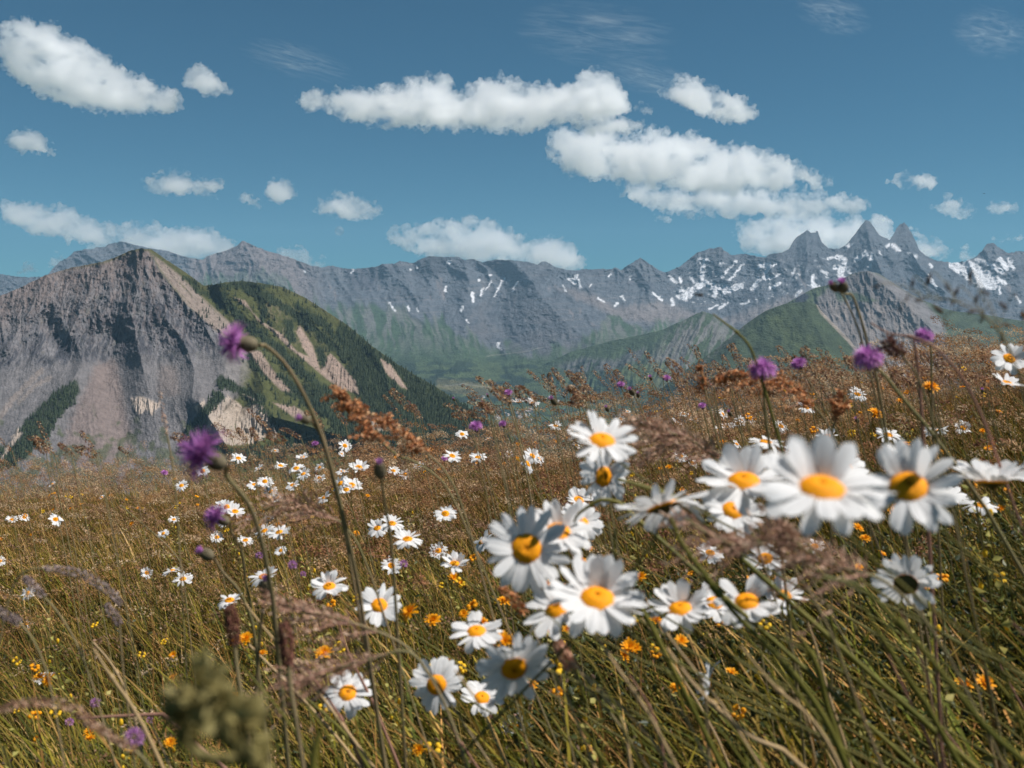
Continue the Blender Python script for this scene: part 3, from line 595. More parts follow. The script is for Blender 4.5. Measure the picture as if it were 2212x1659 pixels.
cloud([(832,508,516),(870,498,530),(910,495,540),(960,488,552),(1010,482,558),(1060,488,562),(1100,510,566),(1150,525,572),(1200,522,578),(1235,545,585),(1264,570,582)], 'bright puffy cloud resting on the middle of the far ridge', seed=19, small=1.2)
cloud([(1585,505,512),(1620,490,530),(1680,475,550),(1750,472,560),(1820,478,560),(1880,480,560),(1930,500,560)], 'wide cloud behind the left of the three rock needles', seed=20, small=1.2)
cloud([(1960,495,560),(1990,515,560),(2020,525,560),(2055,540,556)], 'low cloud behind the right rock needle', seed=21)
cloud([(2070,542,560),(2090,540,568),(2105,556,566)], 'tiny cloud beside the snowfield at the far right summit', seed=22)
cloud([(1916,385,395),(1950,374,405),(1990,378,406),(2024,388,402)], 'small flat cloud above the three rock needles', seed=23)
cloud([(2010,440,452),(2050,430,466),(2090,440,470),(2118,455,465)], 'small cloud above the far right summit', seed=24)
cloud([(2130,448,458),(2160,436,462),(2202,450,458)], 'small neighbouring cloud nearer the right edge of the sky', seed=25)
cloud([(1415,470,474),(1435,466,480),(1450,474,478)], 'tiny lone cloud over the pyramid shaped peak', seed=26)
cloud([(2140,520,523),(2175,512,522),(2225,512,518)], 'thin sliver of cloud at the right edge above the last summit', seed=27)
cloud([(40,585,592),(60,570,590),(80,578,594)], 'faint cloud puff low at the left edge', seed=28)
cloud([(105,560,580),(125,548,572),(142,560,575)], 'little cloud behind the left flank of the grey far mountain', seed=29)

def cirrus(px, py, lx, ly, ang, label, seed):
    """thin high ice cloud: a flat lens of very sparse, combed-out crystals"""
    m = bpy.data.materials.new('ice_crystals'); m.use_nodes = True; nt = m.node_tree; nt.nodes.remove(nt.nodes['Principled BSDF']); N = nt.nodes.new; L = nt.links.new
    v = N('ShaderNodeVolumePrincipled'); v.inputs['Color'].default_value = (1, 1, 1, 1); v.inputs['Anisotropy'].default_value = 0.4
    tc = N('ShaderNodeTexCoord'); mp = N('ShaderNodeMapping'); mp.inputs['Scale'].default_value = (1.3, 1.0, 3.6); mp.inputs['Location'].default_value = (seed * 3.1, seed, 0)
    n = N('ShaderNodeTexNoise'); n.inputs['Scale'].default_value = 1.6; n.inputs['Detail'].default_value = 7; n.inputs['Roughness'].default_value = 0.62; n.inputs['Distortion'].default_value = 1.2
    L(tc.outputs['Object'], mp.inputs[0]); L(mp.outputs[0], n.inputs['Vector'])
    mr = N('ShaderNodeMapRange'); mr.inputs[1].default_value = 0.50; mr.inputs[2].default_value = 0.80; mr.inputs[3].default_value = 0.0; mr.inputs[4].default_value = 0.0022; L(n.outputs['Fac'], mr.inputs[0])
    ln = N('ShaderNodeVectorMath'); ln.operation = 'LENGTH'; L(tc.outputs['Object'], ln.inputs[0]); m2 = N('ShaderNodeMapRange'); m2.inputs[1].default_value = 0.2; m2.inputs[2].default_value = 1.0; m2.inputs[3].default_value = 1; m2.inputs[4].default_value = 0; L(ln.outputs['Value'], m2.inputs[0])
    mu = N('ShaderNodeMath'); mu.operation = 'MULTIPLY'; L(mr.outputs[0], mu.inputs[0]); L(m2.outputs[0], mu.inputs[1]); L(mu.outputs[0], v.inputs['Density'])
    L(v.outputs[0], nt.nodes['Material Output'].inputs['Volume']); m.cycles.volume_step_rate = 0.6
    Y = 26000.0; bm = bmesh.new(); bmesh.ops.create_icosphere(bm, subdivisions=4, radius=1); me = bpy.data.meshes.new('cloud'); bm.to_mesh(me); bm.free(); me.materials.append(m)
    o = link('cloud', me, loc=pt(px, py, Y)); o.scale = (lx / FP * Y, 500, ly / FP * Y); o.rotation_euler = (0, ang, 0); tag(o, label, 'cloud')
cirrus(1290, 75, 190, 75, 0.1, 'thin veil of high cloud at the top middle of the sky', 1)
cirrus(1800, 30, 90, 45, 0.3, 'small faint wisp of high cloud at the top right', 2)
cirrus(1400, 170, 120, 40, 0.25, 'faint wisp above the gap between the two middle clouds', 3)
cirrus(2140, 70, 90, 60, 0.2, 'very faint veil near the top right corner', 4)
cirrus(640, 130, 130, 40, 0.25, 'very faint streak in the blue left of the sky middle', 5)

# ------------------------------------------------------------------ valley bottom and the meadow slope underfoot
def G(x, y, bump=True):
    x = np.asarray(x, float); y = np.asarray(y, float)
    xs = 3.2 * np.tanh(x / 3.2)
    z = -0.80 + 0.28 * xs / (1 + 0.25 * np.maximum(y, 0)) + 0.05 * np.minimum(xs + 0.4, 0) * sstep(4.6, 2.0, y) + 0.095 * np.maximum(xs, 0) * sstep(1.0, 3.5, y)
    yc = 4.5 - 0.30 * np.clip(x, -3, 3)
    d = np.maximum(y - yc, 0); e = 3.2
    z = z - np.where(d < e, 0.11 * d * d, 0.11 * e * e + 0.22 * e * (d - e))
    if bump: z = z + 0.022 * perlin(x * 2.1, y * 2.1, 700) + 0.010 * perlin(x * 7, y * 7, 701)
    return z
M_soil, ntt, ps = nodes('meadow_soil')
nn = ntt.nodes.new('ShaderNodeTexNoise'); nn.inputs['Scale'].default_value = 14; nn.inputs['Detail'].default_value = 6
cr = ntt.nodes.new('ShaderNodeValToRGB'); cr.color_ramp.elements[0].color = (0.020, 0.016, 0.008, 1); cr.color_ramp.elements[1].color = (0.07, 0.060, 0.026, 1)
cr.color_ramp.elements[0].position = 0.35; cr.color_ramp.elements[1].position = 0.7
ntt.links.new(nn.outputs['Fac'], cr.inputs[0]); ntt.links.new(cr.outputs[0], ps.inputs['Base Color']); ps.inputs['Roughness'].default_value = 1.0; ps.inputs['Specular IOR Level'].default_value = 0.05
gy = np.concatenate([np.linspace(-4, 9, 131), 9 + np.geomspace(0.2, 1030, 40)]); gx = np.linspace(-1, 1, 121)
W_ = np.maximum(6.0, np.abs(gy) * 1.1)[:, None] * gx[None]; Y_ = np.repeat(gy[:, None], 121, 1)
Vg = np.stack([W_, Y_, G(W_, Y_)], -1); Vg[..., 2] = np.maximum(Vg[..., 2], -740)
idx = np.arange(Vg.shape[0] * 121).reshape(-1, 121)
Fg = np.stack([idx[:-1, :-1], idx[:-1, 1:], idx[1:, 1:], idx[1:, :-1]], -1).reshape(-1, 4)
tag(link('meadow_ground', np_mesh('meadow_ground', Vg.reshape(-1, 3), Fg, M_soil)), kind='structure')
M_val, ntt, ps = nodes('valley_turf')
nn = ntt.nodes.new('ShaderNodeTexNoise'); nn.inputs['Scale'].default_value = 0.004; nn.inputs['Detail'].default_value = 10; tcn = ntt.nodes.new('ShaderNodeTexCoord'); ntt.links.new(tcn.outputs['Object'], nn.inputs['Vector'])
cr = ntt.nodes.new('ShaderNodeValToRGB'); cr.color_ramp.elements[0].color = (0.022, 0.036, 0.020, 1); cr.color_ramp.elements[1].color = (0.09, 0.11, 0.05, 1); cr.color_ramp.elements[0].position = 0.42; cr.color_ramp.elements[1].position = 0.6
ntt.links.new(nn.outputs['Fac'], cr.inputs[0]); ntt.links.new(cr.outputs[0], ps.inputs['Base Color']); ps.inputs['Roughness'].default_value = 1.0
tag(link('ground', np_mesh('ground', np.array([(-45000, -30000, -750), (45000, -30000, -750), (45000, 60000, -750), (-45000, 60000, -750)]), np.array([(0, 1, 2, 3)]), M_val)), kind='structure')

# ------------------------------------------------------------------ grass
def attr_mat(name, trans=0.3, rough=0.55, spec=0.25):
    m, nt, p = nodes(name); at = nt.nodes.new('ShaderNodeAttribute'); at.attribute_name = 'col'
    nt.links.new(at.outputs['Color'], p.inputs['Base Color']); p.inputs['Roughness'].default_value = rough; p.inputs['Specular IOR Level'].default_value = spec
    t = nt.nodes.new('ShaderNodeBsdfTranslucent'); nt.links.new(at.outputs['Color'], t.inputs[0]); ms = nt.nodes.new('ShaderNodeMixShader'); ms.inputs[0].default_value = trans
    nt.links.new(p.outputs[0], ms.inputs[1]); nt.links.new(t.outputs[0], ms.inputs[2]); nt.links.new(ms.outputs[0], nt.nodes['Material Output'].inputs[0])
    return m
M_blade = attr_mat('grass_blade', 0.20, 0.6, 0.10)
M_seed = attr_mat('seed_husk', 0.35, 0.7, 0.15)
M_leaf = attr_mat('herb_leaf', 0.25, 0.5, 0.3)
def scatter(n, y0, y1, rg, pw=1.35, wide=0.60):
    u = rg.random(n); a = y0 ** pw; b = y1 ** pw; y = (a + (b - a) * u) ** (1 / pw)
    x = rg.uniform(-1, 1, n) * (wide * y + 0.12); lim = 4.9 - 0.3 * np.clip(x, -3, 3); y = np.where(y > lim, lim * (0.5 + 0.5 * rg.random(n) ** 0.35), y)
    return x, y
def blades(n, y0, y1, L, w, bend, pal, rg, seg=4, wide=0.60, pw=1.35, lean=0.35, xy=None):
    """n curved blades bowed over to the left by the wind"""
    x, y = scatter(n, y0, y1, rg, pw, wide) if xy is None else xy
    z = G(x, y); ln = rg.uniform(L[0], L[1], n) * (0.75 + 0.5 * (0.5 + 0.5 * perlin(x * 1.7, y * 1.7, 77)))
    az = np.pi + rg.normal(0, 0.95, n) + 0.3 * perlin(x * 0.9, y * 0.9, 78)
    th0 = np.abs(rg.normal(lean, 0.22, n)); th1 = th0 + rg.uniform(bend[0], bend[1], n)
    ww = rg.uniform(w[0], w[1], n); wa = az + np.pi / 2 + rg.normal(0, 0.6, n)
    p = np.stack([x, y, z], 1); wv = np.stack([np.cos(wa), np.sin(wa), np.zeros(n)], 1)
    P = np.empty((n, 2 * seg + 1, 3))
    for s in range(seg + 1):
        t = s / seg; wid = ww * (1 - t ** 2.2) * 0.5 * (0.6 + 0.4 * min(1, t * 4))
        if s < seg: P[:, 2 * s] = p - wv * wid[:, None]; P[:, 2 * s + 1] = p + wv * wid[:, None]
        else: P[:, 2 * s] = p
        th = th0 + (th1 - th0) * (t + 0.5 / seg)
        step = ln / seg
        p = p + np.stack([np.cos(az) * np.sin(th) * step, np.sin(az) * np.sin(th) * step, np.cos(th) * step], 1)
    k = 2 * seg + 1; q = []
    for s in range(seg - 1): q.append((2 * s, 2 * s + 1, 2 * s + 3, 2 * s + 2))
    q.append((2 * seg - 2, 2 * seg - 1, 2 * seg, 2 * seg))
    Q = np.array(q); tri = np.concatenate([Q[:, [0, 1, 2]], Q[:-1, [0, 2, 3]]])
    F = (tri[None] + (np.arange(n) * k)[:, None, None]).reshape(-1, 3)
    pal = np.array(pal); pi_ = rg.integers(0, len(pal), n)
    dryer = rg.random(n) < 0.32 * sstep(1.6, 3.8, y); c = np.where(dryer[:, None], np.array(DRY)[rg.integers(0, len(DRY), n)] * 0.8, pal[pi_]) * rg.uniform(0.45, 1.5, (n, 1)) * (1 + 0.55 * perlin(x * 2.2, y * 2.2, 79))[:, None]
    C = np.repeat(c[:, None], k, 1); tt = np.linspace(0, 1, k)[None, :, None]
    C = C * (1 - tt * 0.2) + tt * 0.2 * np.array((0.21, 0.15, 0.05)) * 0.9
    return P.reshape(-1, 3), F, C.reshape(-1, 3), (p, az, th1)
DRY = [(0.44,0.26,0.08),(0.36,0.18,0.055),(0.54,0.35,0.14),(0.28,0.125,0.04),(0.26,0.17,0.035)]
GREEN = [(0.085,0.100,0.010),(0.050,0.066,0.010),(0.14,0.135,0.012),(0.030,0.042,0.012),(0.21,0.165,0.018),(0.27,0.18,0.035),(0.10,0.088,0.010)]
rg = np.random.default_rng(11)
a = blades(70000, 0.75, 8.2, (0.08, 0.27), (0.0018, 0.0050), (0.1, 1.2), GREEN, rg)
o = link('meadow_grass', np_mesh('meadow_grass', a[0], a[1], M_blade, a[2])); tag(o, 'dense olive green grass of the meadow bent by the wind', 'grass', kind='stuff')
a = blades(1300, 0.80, 1.7, (0.26, 0.46), (0.0035, 0.0065), (0.4, 1.3), GREEN + DRY[:2], rg, seg=7, lean=0.4)
o = link('long_grass', np_mesh('long_grass', a[0], a[1], M_blade, a[2])); tag(o, 'long arching grass blades close to the camera', 'grass', kind='stuff')
a = blades(5200, 0.8, 4.5, (0.10, 0.26), (0.005, 0.010), (0.3, 1.6), GREEN[:5], rg, seg=5)
o = link('broad_grass', np_mesh('broad_grass', a[0], a[1], M_blade, a[2])); tag(o, 'broad leafed green grass among the fine blades', 'grass', kind='stuff')
a = blades(24000, 0.85, 8.2, (0.14, 0.38), (0.0010, 0.0022), (0.3, 1.4), DRY + GREEN[4:6], rg, seg=5)
o = link('dry_grass', np_mesh('dry_grass', a[0], a[1], M_blade, a[2])); tag(o, 'thin dry straw coloured grass between the green blades', 'grass', kind='stuff')

def diamonds(P, D, ln, wd, rg):
    """leaf-like four-cornered scales at P pointing along D"""
    n = len(P); r = rg.normal(size=(n, 3)); s = np.cross(D, r); s /= np.linalg.norm(s, axis=1)[:, None] + 1e-9
    A = P; B = P + D * (ln * 0.45)[:, None] + s * (wd * 0.5)[:, None]; C = P + D * ln[:, None]; E = P + D * (ln * 0.45)[:, None] - s * (wd * 0.5)[:, None]
    u = np.cross(D, s); B = B + u * (wd * 0.3)[:, None]; E = E + u * (wd * 0.3)[:, None]
    V = np.stack([A, B, C, E], 1).reshape(-1, 3)
    q = np.array([(0, 1, 2), (0, 2, 3)]); F = (q[None] + (np.arange(n) * 4)[:, None, None]).reshape(-1, 3)
    return V, F
def nrm(v): return v / (np.linalg.norm(v, axis=-1, keepdims=True) + 1e-9)
def panicles(n, xy, H, PL, cnt, pal, rg, spread=0.022, spl=(0.003, 0.006), spw=0.0016, sw=0.0011):
    """brown seed heads on thin stalks, drooping down-wind"""
    x, y = xy; z = G(x, y); h = rg.uniform(H[0], H[1], n); az = np.pi + rg.normal(0, 0.55, n)
    th0 = rg.uniform(0.15, 0.5, n); th1 = th0 + rg.uniform(0.5, 1.2, n); seg = 5; pl = rg.uniform(PL[0], PL[1], n)
    p = np.stack([x, y, z], 1); wv = np.stack([np.ones(n), np.zeros(n), np.zeros(n)], 1)
    pts = [p]; dirs = []
    for s in range(seg):
        th = th0 + (th1 - th0) * (s / seg) ** 2; d = np.stack([np.cos(az) * np.sin(th), np.sin(az) * np.sin(th), np.cos(th)], 1)
        p = p + d * (h / seg)[:, None]; pts.append(p); dirs.append(d)
    P = np.stack([np.stack([q - wv * sw / 2 * (1 - 0.5 * i / seg), q + wv * sw / 2 * (1 - 0.5 * i / seg)], 1) for i, q in enumerate(pts)], 1).reshape(n, -1, 3)
    k = 2 * (seg + 1); tri = []
    for s in range(seg): tri += [(2*s, 2*s+1, 2*s+3), (2*s, 2*s+3, 2*s+2)]
    F = (np.array(tri)[None] + (np.arange(n) * k)[:, None, None]).reshape(-1, 3); V = P.reshape(-1, 3)
    stc = np.array([(0.16,0.15,0.05),(0.28,0.19,0.09),(0.20,0.11,0.06)])[rg.integers(0, 3, n)]; C = np.repeat(stc, k, 0)
    m = n * cnt; own = np.repeat(np.arange(n), cnt); t = rg.random(m)
    th = th1 + 0.35 * rg.random(n)
    D = np.stack([np.cos(az) * np.sin(th), np.sin(az) * np.sin(th), np.cos(th) - 0.0], 1)
    base = p[own] + D[own] * (pl[own] * t)[:, None] - np.array((0, 0, 1.0)) * (0.25 * pl[own] * t ** 2)[:, None]
    off = rg.normal(size=(m, 3)) * (spread * rg.uniform(0.5, 1.4, n)[own] * np.sin(np.pi * (0.12 + 0.8 * t)) * 0.5)[:, None]
    dd = nrm(D[own] + 0.6 * nrm(off) + rg.normal(size=(m, 3)) * 0.35)
    V2, F2 = diamonds(base + off, dd, rg.uniform(spl[0], spl[1], m), np.full(m, spw) * rg.uniform(0.7, 1.3, m), rg)
    pal = np.array(pal); c = pal[rg.integers(0, len(pal), n)][own] * rg.uniform(0.65, 1.35, (m, 1))
    return np.concatenate([V, V2]), np.concatenate([F, F2 + len(V)]), np.concatenate([C, np.repeat(c, 4, 0)])
BROWN = [(0.42,0.24,0.12),(0.52,0.33,0.18),(0.28,0.15,0.08),(0.68,0.50,0.32),(0.44,0.23,0.09),(0.32,0.19,0.12)]
x, y = scatter(6000, 1.5, 7.4, rg, 2.3)
keep = rg.random(len(x)) < 0.35 + 0.65 * sstep(-0.25, 0.35, perlin(x * 0.9, y * 0.9, 90) + 0.10 * (y - 3)); x, y = x[keep], y[keep]
a = panicles(len(x), (x, y), (0.20, 0.42), (0.05, 0.12), 75, BROWN, rg, 0.016, (0.004, 0.008), 0.0022)
o = link('grass_seed_heads', np_mesh('grass_seed_heads', a[0], a[1], M_seed, a[2])); tag(o, 'mass of feathery brown grass seed heads over the meadow', 'seed heads', kind='stuff')
x, y = scatter(760, 2.9, 5.6, rg, 1.6); kk = x > -2.5; x, y = x[kk], y[kk]
hi = x > -0.35 * y * 0.3
a = panicles(int(hi.sum()), (x[hi], y[hi]), (0.24, 0.45), (0.07, 0.15), 150, BROWN, rg, 0.017, (0.005, 0.010), 0.0028, 0.0018)
lo_ = (~hi) & (y < 4.7) & (rg.random(len(x)) < 0.6)
b_ = panicles(int(lo_.sum()), (x[lo_], y[lo_]), (0.22, 0.38), (0.05, 0.09), 50, BROWN, rg, 0.008, (0.005, 0.009), 0.0034, 0.0014)
a = (np.concatenate([a[0], b_[0]]), np.concatenate([a[1], b_[1] + len(a[0])]), np.concatenate([a[2], b_[2]]))
o = link('grass_seed_heads', np_mesh('grass_seed_heads', a[0], a[1], M_seed, a[2])); tag(o, 'taller brown seed heads standing along the crest of the meadow', 'seed heads', kind='stuff')
x, y = scatter(950, 2.0, 5.0, rg, 1.7); kk = (x > -0.16 * y) & (rg.random(len(x)) < 0.35 + 0.65 * sstep(-0.2, 0.5, perlin(x * 1.4, y * 1.4, 94))); x, y = x[kk], y[kk]
a = panicles(len(x), (x, y), (0.24, 0.42), (0.05, 0.12), 85, [(0.42,0.22,0.10),(0.34,0.16,0.08),(0.56,0.36,0.20),(0.26,0.12,0.07)], rg, 0.014, (0.006, 0.010), 0.0036, 0.0014)
o = link('rusty_seed_heads', np_mesh('rusty_seed_heads', a[0], a[1], M_seed, a[2])); tag(o, 'thick band of rust red seed heads over the middle and right of the meadow', 'seed heads', kind='stuff')
yy = rg.uniform(0.80, 1.0, 4200); xx = rg.uniform(-3.0, 3.0, 4200); yy = yy * (4.9 - 0.3 * xx)
a = blades(4200, 0, 0, (0.16, 0.34), (0.003, 0.006), (0.2, 1.3), GREEN + DRY, rg, seg=5, xy=(xx, yy))
o = link('crest_grass', np_mesh('crest_grass', a[0], a[1], M_blade, a[2])); tag(o, 'coarse grass tufts along the crest of the meadow', 'grass', kind='stuff')
# leafy herbs near the ground
n = 30000; x, y = scatter(n, 0.8, 6.5, rg); z = G(x, y) + rg.uniform(0.01, 0.16, n) * (0.4 + 0.6 * rg.random(n))
D = nrm(rg.normal(size=(n, 3)) * (1, 1, 0.5) + (0, 0, 0.2)); V, F = diamonds(np.stack([x, y, z], 1), D, rg.uniform(0.008, 0.024, n), rg.uniform(0.004, 0.010, n), rg)
pal = np.array([(0.04,0.06,0.020),(0.06,0.085,0.02),(0.09,0.115,0.03),(0.14,0.14,0.03),(0.05,0.065,0.03)]); C = np.repeat(pal[rg.integers(0, 5, n)], 4, 0)
n2_ = 16000; x = rg.uniform(0.0, 1.3, n2_); y = rg.uniform(0.8, 2.3, n2_); z = G(x, y) + rg.uniform(0.01, 0.20, n2_)
D = nrm(rg.normal(size=(n2_, 3)) * (1, 1, 0.5) + (0, 0, 0.2)); V2, F2 = diamonds(np.stack([x, y, z], 1), D, rg.uniform(0.010, 0.024, n2_), rg.uniform(0.006, 0.012, n2_), rg)
C = np.concatenate([C, np.repeat(pal[rg.integers(0, 5, n2_)] * 0.75, 4, 0)]); F = np.concatenate([F, F2 + len(V)]); V = np.concatenate([V, V2])  # near right leaves coloured darker, standing in for shade between the stalks
o = link('herb_leaves', np_mesh('herb_leaves', V, F, M_leaf, C)); tag(o, 'small dark green herb leaves low in the grass', 'herbs', kind='stuff')
# tiny buds, yellow-rattle leaves and husks that nobody could count
n = 9000; x, y = scatter(n, 1.2, 7, rg, 1.7); z = G(x, y) + rg.uniform(0.10, 0.34, n)
D = nrm(rg.normal(size=(n, 3)) + (-0.4, 0, 0.8)); V, F = diamonds(np.stack([x, y, z], 1), D, rg.uniform(0.006, 0.013, n), rg.uniform(0.003, 0.007, n), rg)
pal = np.array([(0.42,0.36,0.12),(0.36,0.30,0.10),(0.40,0.24,0.16),(0.30,0.17,0.12),(0.45,0.32,0.22),(0.20,0.12,0.09)]); C = np.repeat(pal[rg.integers(0, 6, n)], 4, 0)
o = link('withered_buds', np_mesh('withered_buds', V, F, M_seed, C)); tag(o, 'withered buds and pale rattle leaves speckling the grass', 'buds', kind='stuff')

# ------------------------------------------------------------------ flower materials and heads
def simple_mat(name, a, b, scale, rough=0.6, trans=0.0, bump=0.0, spec=0.2):
    m = leaf_mat(name, a, b, rough, trans, scale, False, spec)
    return m
M_petal = simple_mat('white_petal', (0.82, 0.81, 0.79), (0.88, 0.87, 0.86), 60, 0.55, 0.42)
M_disc = simple_mat('orange_disc', (0.84, 0.27, 0.003), (0.90, 0.38, 0.006), 500, 0.7, 0.10)
M_stem = simple_mat('flower_stem', (0.085, 0.085, 0.018), (0.17, 0.14, 0.035), 9, 0.5, 0.12)
M_stem2 = simple_mat('thistle_stem', (0.20, 0.18, 0.075), (0.27, 0.19, 0.11), 9, 0.6, 0.05)
M_calyx = simple_mat('green_calyx', (0.055, 0.06, 0.02), (0.10, 0.085, 0.035), 300, 0.6, 0.1)
M_tcal = simple_mat('scaly_calyx', (0.13, 0.12, 0.055), (0.20, 0.15, 0.11), 260, 0.7, 0.0)
M_purp = simple_mat('purple_floret', (0.44, 0.12, 0.45), (0.66, 0.34, 0.64), 120, 0.6, 0.35)
M_lilac = simple_mat('lilac_floret', (0.42, 0.17, 0.42), (0.56, 0.30, 0.52), 120, 0.6, 0.3)
M_orng = simple_mat('orange_petal', (0.84, 0.30, 0.004), (0.90, 0.44, 0.01), 200, 0.6, 0.3)
M_yell = simple_mat('yellow_petal', (0.85, 0.50, 0.015), (0.85, 0.58, 0.04), 200, 0.6, 0.3)
M_rattle = simple_mat('pale_bract', (0.36, 0.34, 0.085), (0.50, 0.42, 0.14), 60, 0.6, 0.35)
M_olive = simple_mat('olive_leaf', (0.17, 0.15, 0.045), (0.34, 0.28, 0.11), 25, 0.6, 0.3)
M_rust = attr_mat('rust_seed', 0.3, 0.7, 0.15)

def grid_faces(nu, nv, off=0, wrap=False):
    f = []
    for j in range(nv - 1):
        for i in range(nu if wrap else nu - 1):
            a = off + j * nu + i; b = off + j * nu + (i + 1) % nu; f.append((a, b, b + nu, a + nu))
    return f
def petals_mesh(r, npet=22, cup=0.25, droop=0.1, lift_side=None, na=5, nl=7, gap=0.0, ragged=0.12, wscale=1.0):
    """a ring of white rays, outer radius 1; z is the way the flower faces"""
    V = []; F = []
    for layer in range(1):
        for k in range(npet):
            if r.random() < gap: continue
            a = 2 * math.pi * (k + 0.5 * layer) / npet + r.gauss(0, 0.05)
            L = 1.0 - 0.26; L *= 1 - ragged * r.random(); w = (2 * math.pi * 0.62 / npet) * r.uniform(1.25, 1.75) * wscale
            c = cup + r.gauss(0, 0.17); dr = droop + r.gauss(0, 0.15)
            if lift_side is not None: c += lift_side[1] * max(0, math.cos(a - lift_side[0])) - lift_side[2] * max(0, -math.cos(a - lift_side[0]))
            tw = r.gauss(0, 0.38); side = r.gauss(0, 0.14); off = len(V)
            rr_, zz = 0.30, 0.0 + 0.012 * (k % 3)
            for j in range(nl):
                t = j / (nl - 1); ww = w * 0.5 * (0.42 + 0.58 * math.sin(min(1, t * 1.5 + 0.08) * math.pi / 2)) * (1 if t < 0.75 else math.sqrt(max(0.02, 1 - ((t - 0.75) / 0.262) ** 2)))
                ang = c - dr * 2.2 * t
                if j: rr_ += L / (nl - 1) * math.cos(ang); zz += L / (nl - 1) * math.sin(ang)
                for i in range(na):
                    s = -1 + 2 * i / (na - 1); q = s * ww; gro = 0.018 * math.cos(s * math.pi * 2.0) * (1 - abs(t - 0.5)) - 0.03 * s * s * t
                    tip = 0.03 * math.cos(s * math.pi * 2.5) if j == nl - 1 else 0
                    x = rr_ + tip; y = q * math.cos(tw * t) + side * t * L; z = zz + gro + q * math.sin(tw * t)
                    V.append((x * math.cos(a) - y * math.sin(a), x * math.sin(a) + y * math.cos(a), z))
            F += grid_faces(na, nl, off)
    return np.array(V), np.array(F)
def disc_mesh(r, R=0.36, H=0.15, nr=12, ns=34, dip=0.03):
    V = [(0, 0, H - dip)]; F = []
    for j in range(1, nr + 1):
        t = j / nr; rad = R * math.sin(min(1, t * 1.02) * math.pi / 2) if t < 1 else R; 
        for i in range(ns):
            a = 2 * math.pi * (i + 0.5 * (j % 2)) / ns; z = H * (1 - (rad / R) ** 2.6) - dip * math.exp(-(rad / R / 0.35) ** 2)
            b = 0.012 * (1 if (i + j) % 2 else -1) + r.gauss(0, 0.004)
            V.append((rad * math.cos(a), rad * math.sin(a), z + b if t < 1 else -0.03))
    for i in range(ns): F.append((0, 1 + i, 1 + (i + 1) % ns, 1 + (i + 1) % ns))
    me = bpy.data.meshes.new('disc')
    fs = [(0, 1 + i, 1 + (i + 1) % ns) for i in range(ns)] + grid_faces(ns, nr, 1, True)
    me.from_pydata(V, [], fs); me.materials.append(M_disc); me.polygons.foreach_set('use_smooth', [True] * len(me.polygons)); return me
def lathe(name, prof, mat, ns=12, r=None, jit=0.0):
    V = []; F = []
    for (rad, z) in prof:
        for i in range(ns):
            a = 2 * math.pi * i / ns; q = rad * (1 + (r.gauss(0, jit) if r else 0)); V.append((q * math.cos(a), q * math.sin(a), z))
    me = np_mesh(name, np.array(V), np.array(grid_faces(ns, len(prof), 0, True)), mat); return me
CALYX = lathe('calyx', [(0.0, -0.20), (0.055, -0.19), (0.12, -0.13), (0.20, -0.09), (0.31, -0.02), (0.35, 0.0), (0.30, 0.01)], M_calyx)
rf = random.Random(5)
def pm(*a, **k):
    V, F = petals_mesh(rf, *a, **k); return np_mesh('petals', V, F, M_petal)
DISCS = [disc_mesh(rf) for _ in range(3)]
SMALLP = [pm(20, 0.15, 0.10, None, 3, 5), pm(18, 0.30, 0.12, None, 3, 5, 0.08), pm(21, 0.0, 0.12, (2.6, 0.7, 0.2), 3, 5), pm(19, 0.45, 0.05, (1.0, 0.4, 0.3), 3, 5, 0.05), pm(17, -0.15, 0.15, (3.4, 0.9, 0.2), 3, 5, 0.1), pm(20, 0.2, 0.2, (0.5, 0.5, 0.4), 3, 5, 0.1, 0.3)]
SMALLD = [disc_mesh(rf, nr=5, ns=14) for _ in range(2)]

def tube(name, P, R, mat, ns=7):
    P = np.array(P, float); n = len(P); T = np.gradient(P, axis=0); T = nrm(T); up = np.array((0.3, 1, 0.1)); V = []
    R = np.full(n, R) if np.isscalar(R) else np.array(R)
    for k in range(n):
        a = np.cross(T[k], up); a /= np.linalg.norm(a) + 1e-9; b = np.cross(T[k], a)
        for i in range(ns):
            q = 2 * math.pi * i / ns; V.append(P[k] + R[k] * (math.cos(q) * a + math.sin(q) * b))
    return np_mesh(name, np.array(V), np.array(grid_faces(ns, n, 0, True)), mat)
def bez(p0, p1, p2, p3, n=12):
    t = np.linspace(0, 1, n)[:, None]; return (1 - t) ** 3 * p0 + 3 * (1 - t) ** 2 * t * p1 + 3 * (1 - t) * t * t * p2 + t ** 3 * p3
def smooth_path(P, n=24):
    P = np.array(P, float); m = len(P); t = np.linspace(0, m - 1, n); out = []
    Q = np.vstack([2 * P[0] - P[1], P, 2 * P[-1] - P[-2]])
    for u in t:
        i = min(int(u), m - 2); f = u - i; a, b, c, d = Q[i], Q[i + 1], Q[i + 2], Q[i + 3]
        out.append(0.5 * ((2 * b) + (-a + c) * f + (2 * a - 5 * b + 4 * c - d) * f * f + (-a + 3 * b - 3 * c + d) * f ** 3))
    return np.array(out)
def face_rot(n, spin=0.0):
    q = Vector(n).normalized().to_track_quat('Z', 'Y'); from mathutils import Quaternion
    return (q @ Quaternion((0, 0, 1), spin)).to_euler()
def root_at(name, p, label, cat, group=None):
    e = bpy.data.objects.new(name, None); COL.objects.link(e); e.location = p; e.empty_display_size = 0.02
    tag(e, label, cat, group); return e
def child(name, me, root, loc, rot=None, s=1.0):
    o = bpy.data.objects.new(name, me); COL.objects.link(o); o.parent = root; o.location = loc
    if rot is not None: o.rotation_euler = rot
    o.scale = (s, s, s); return o
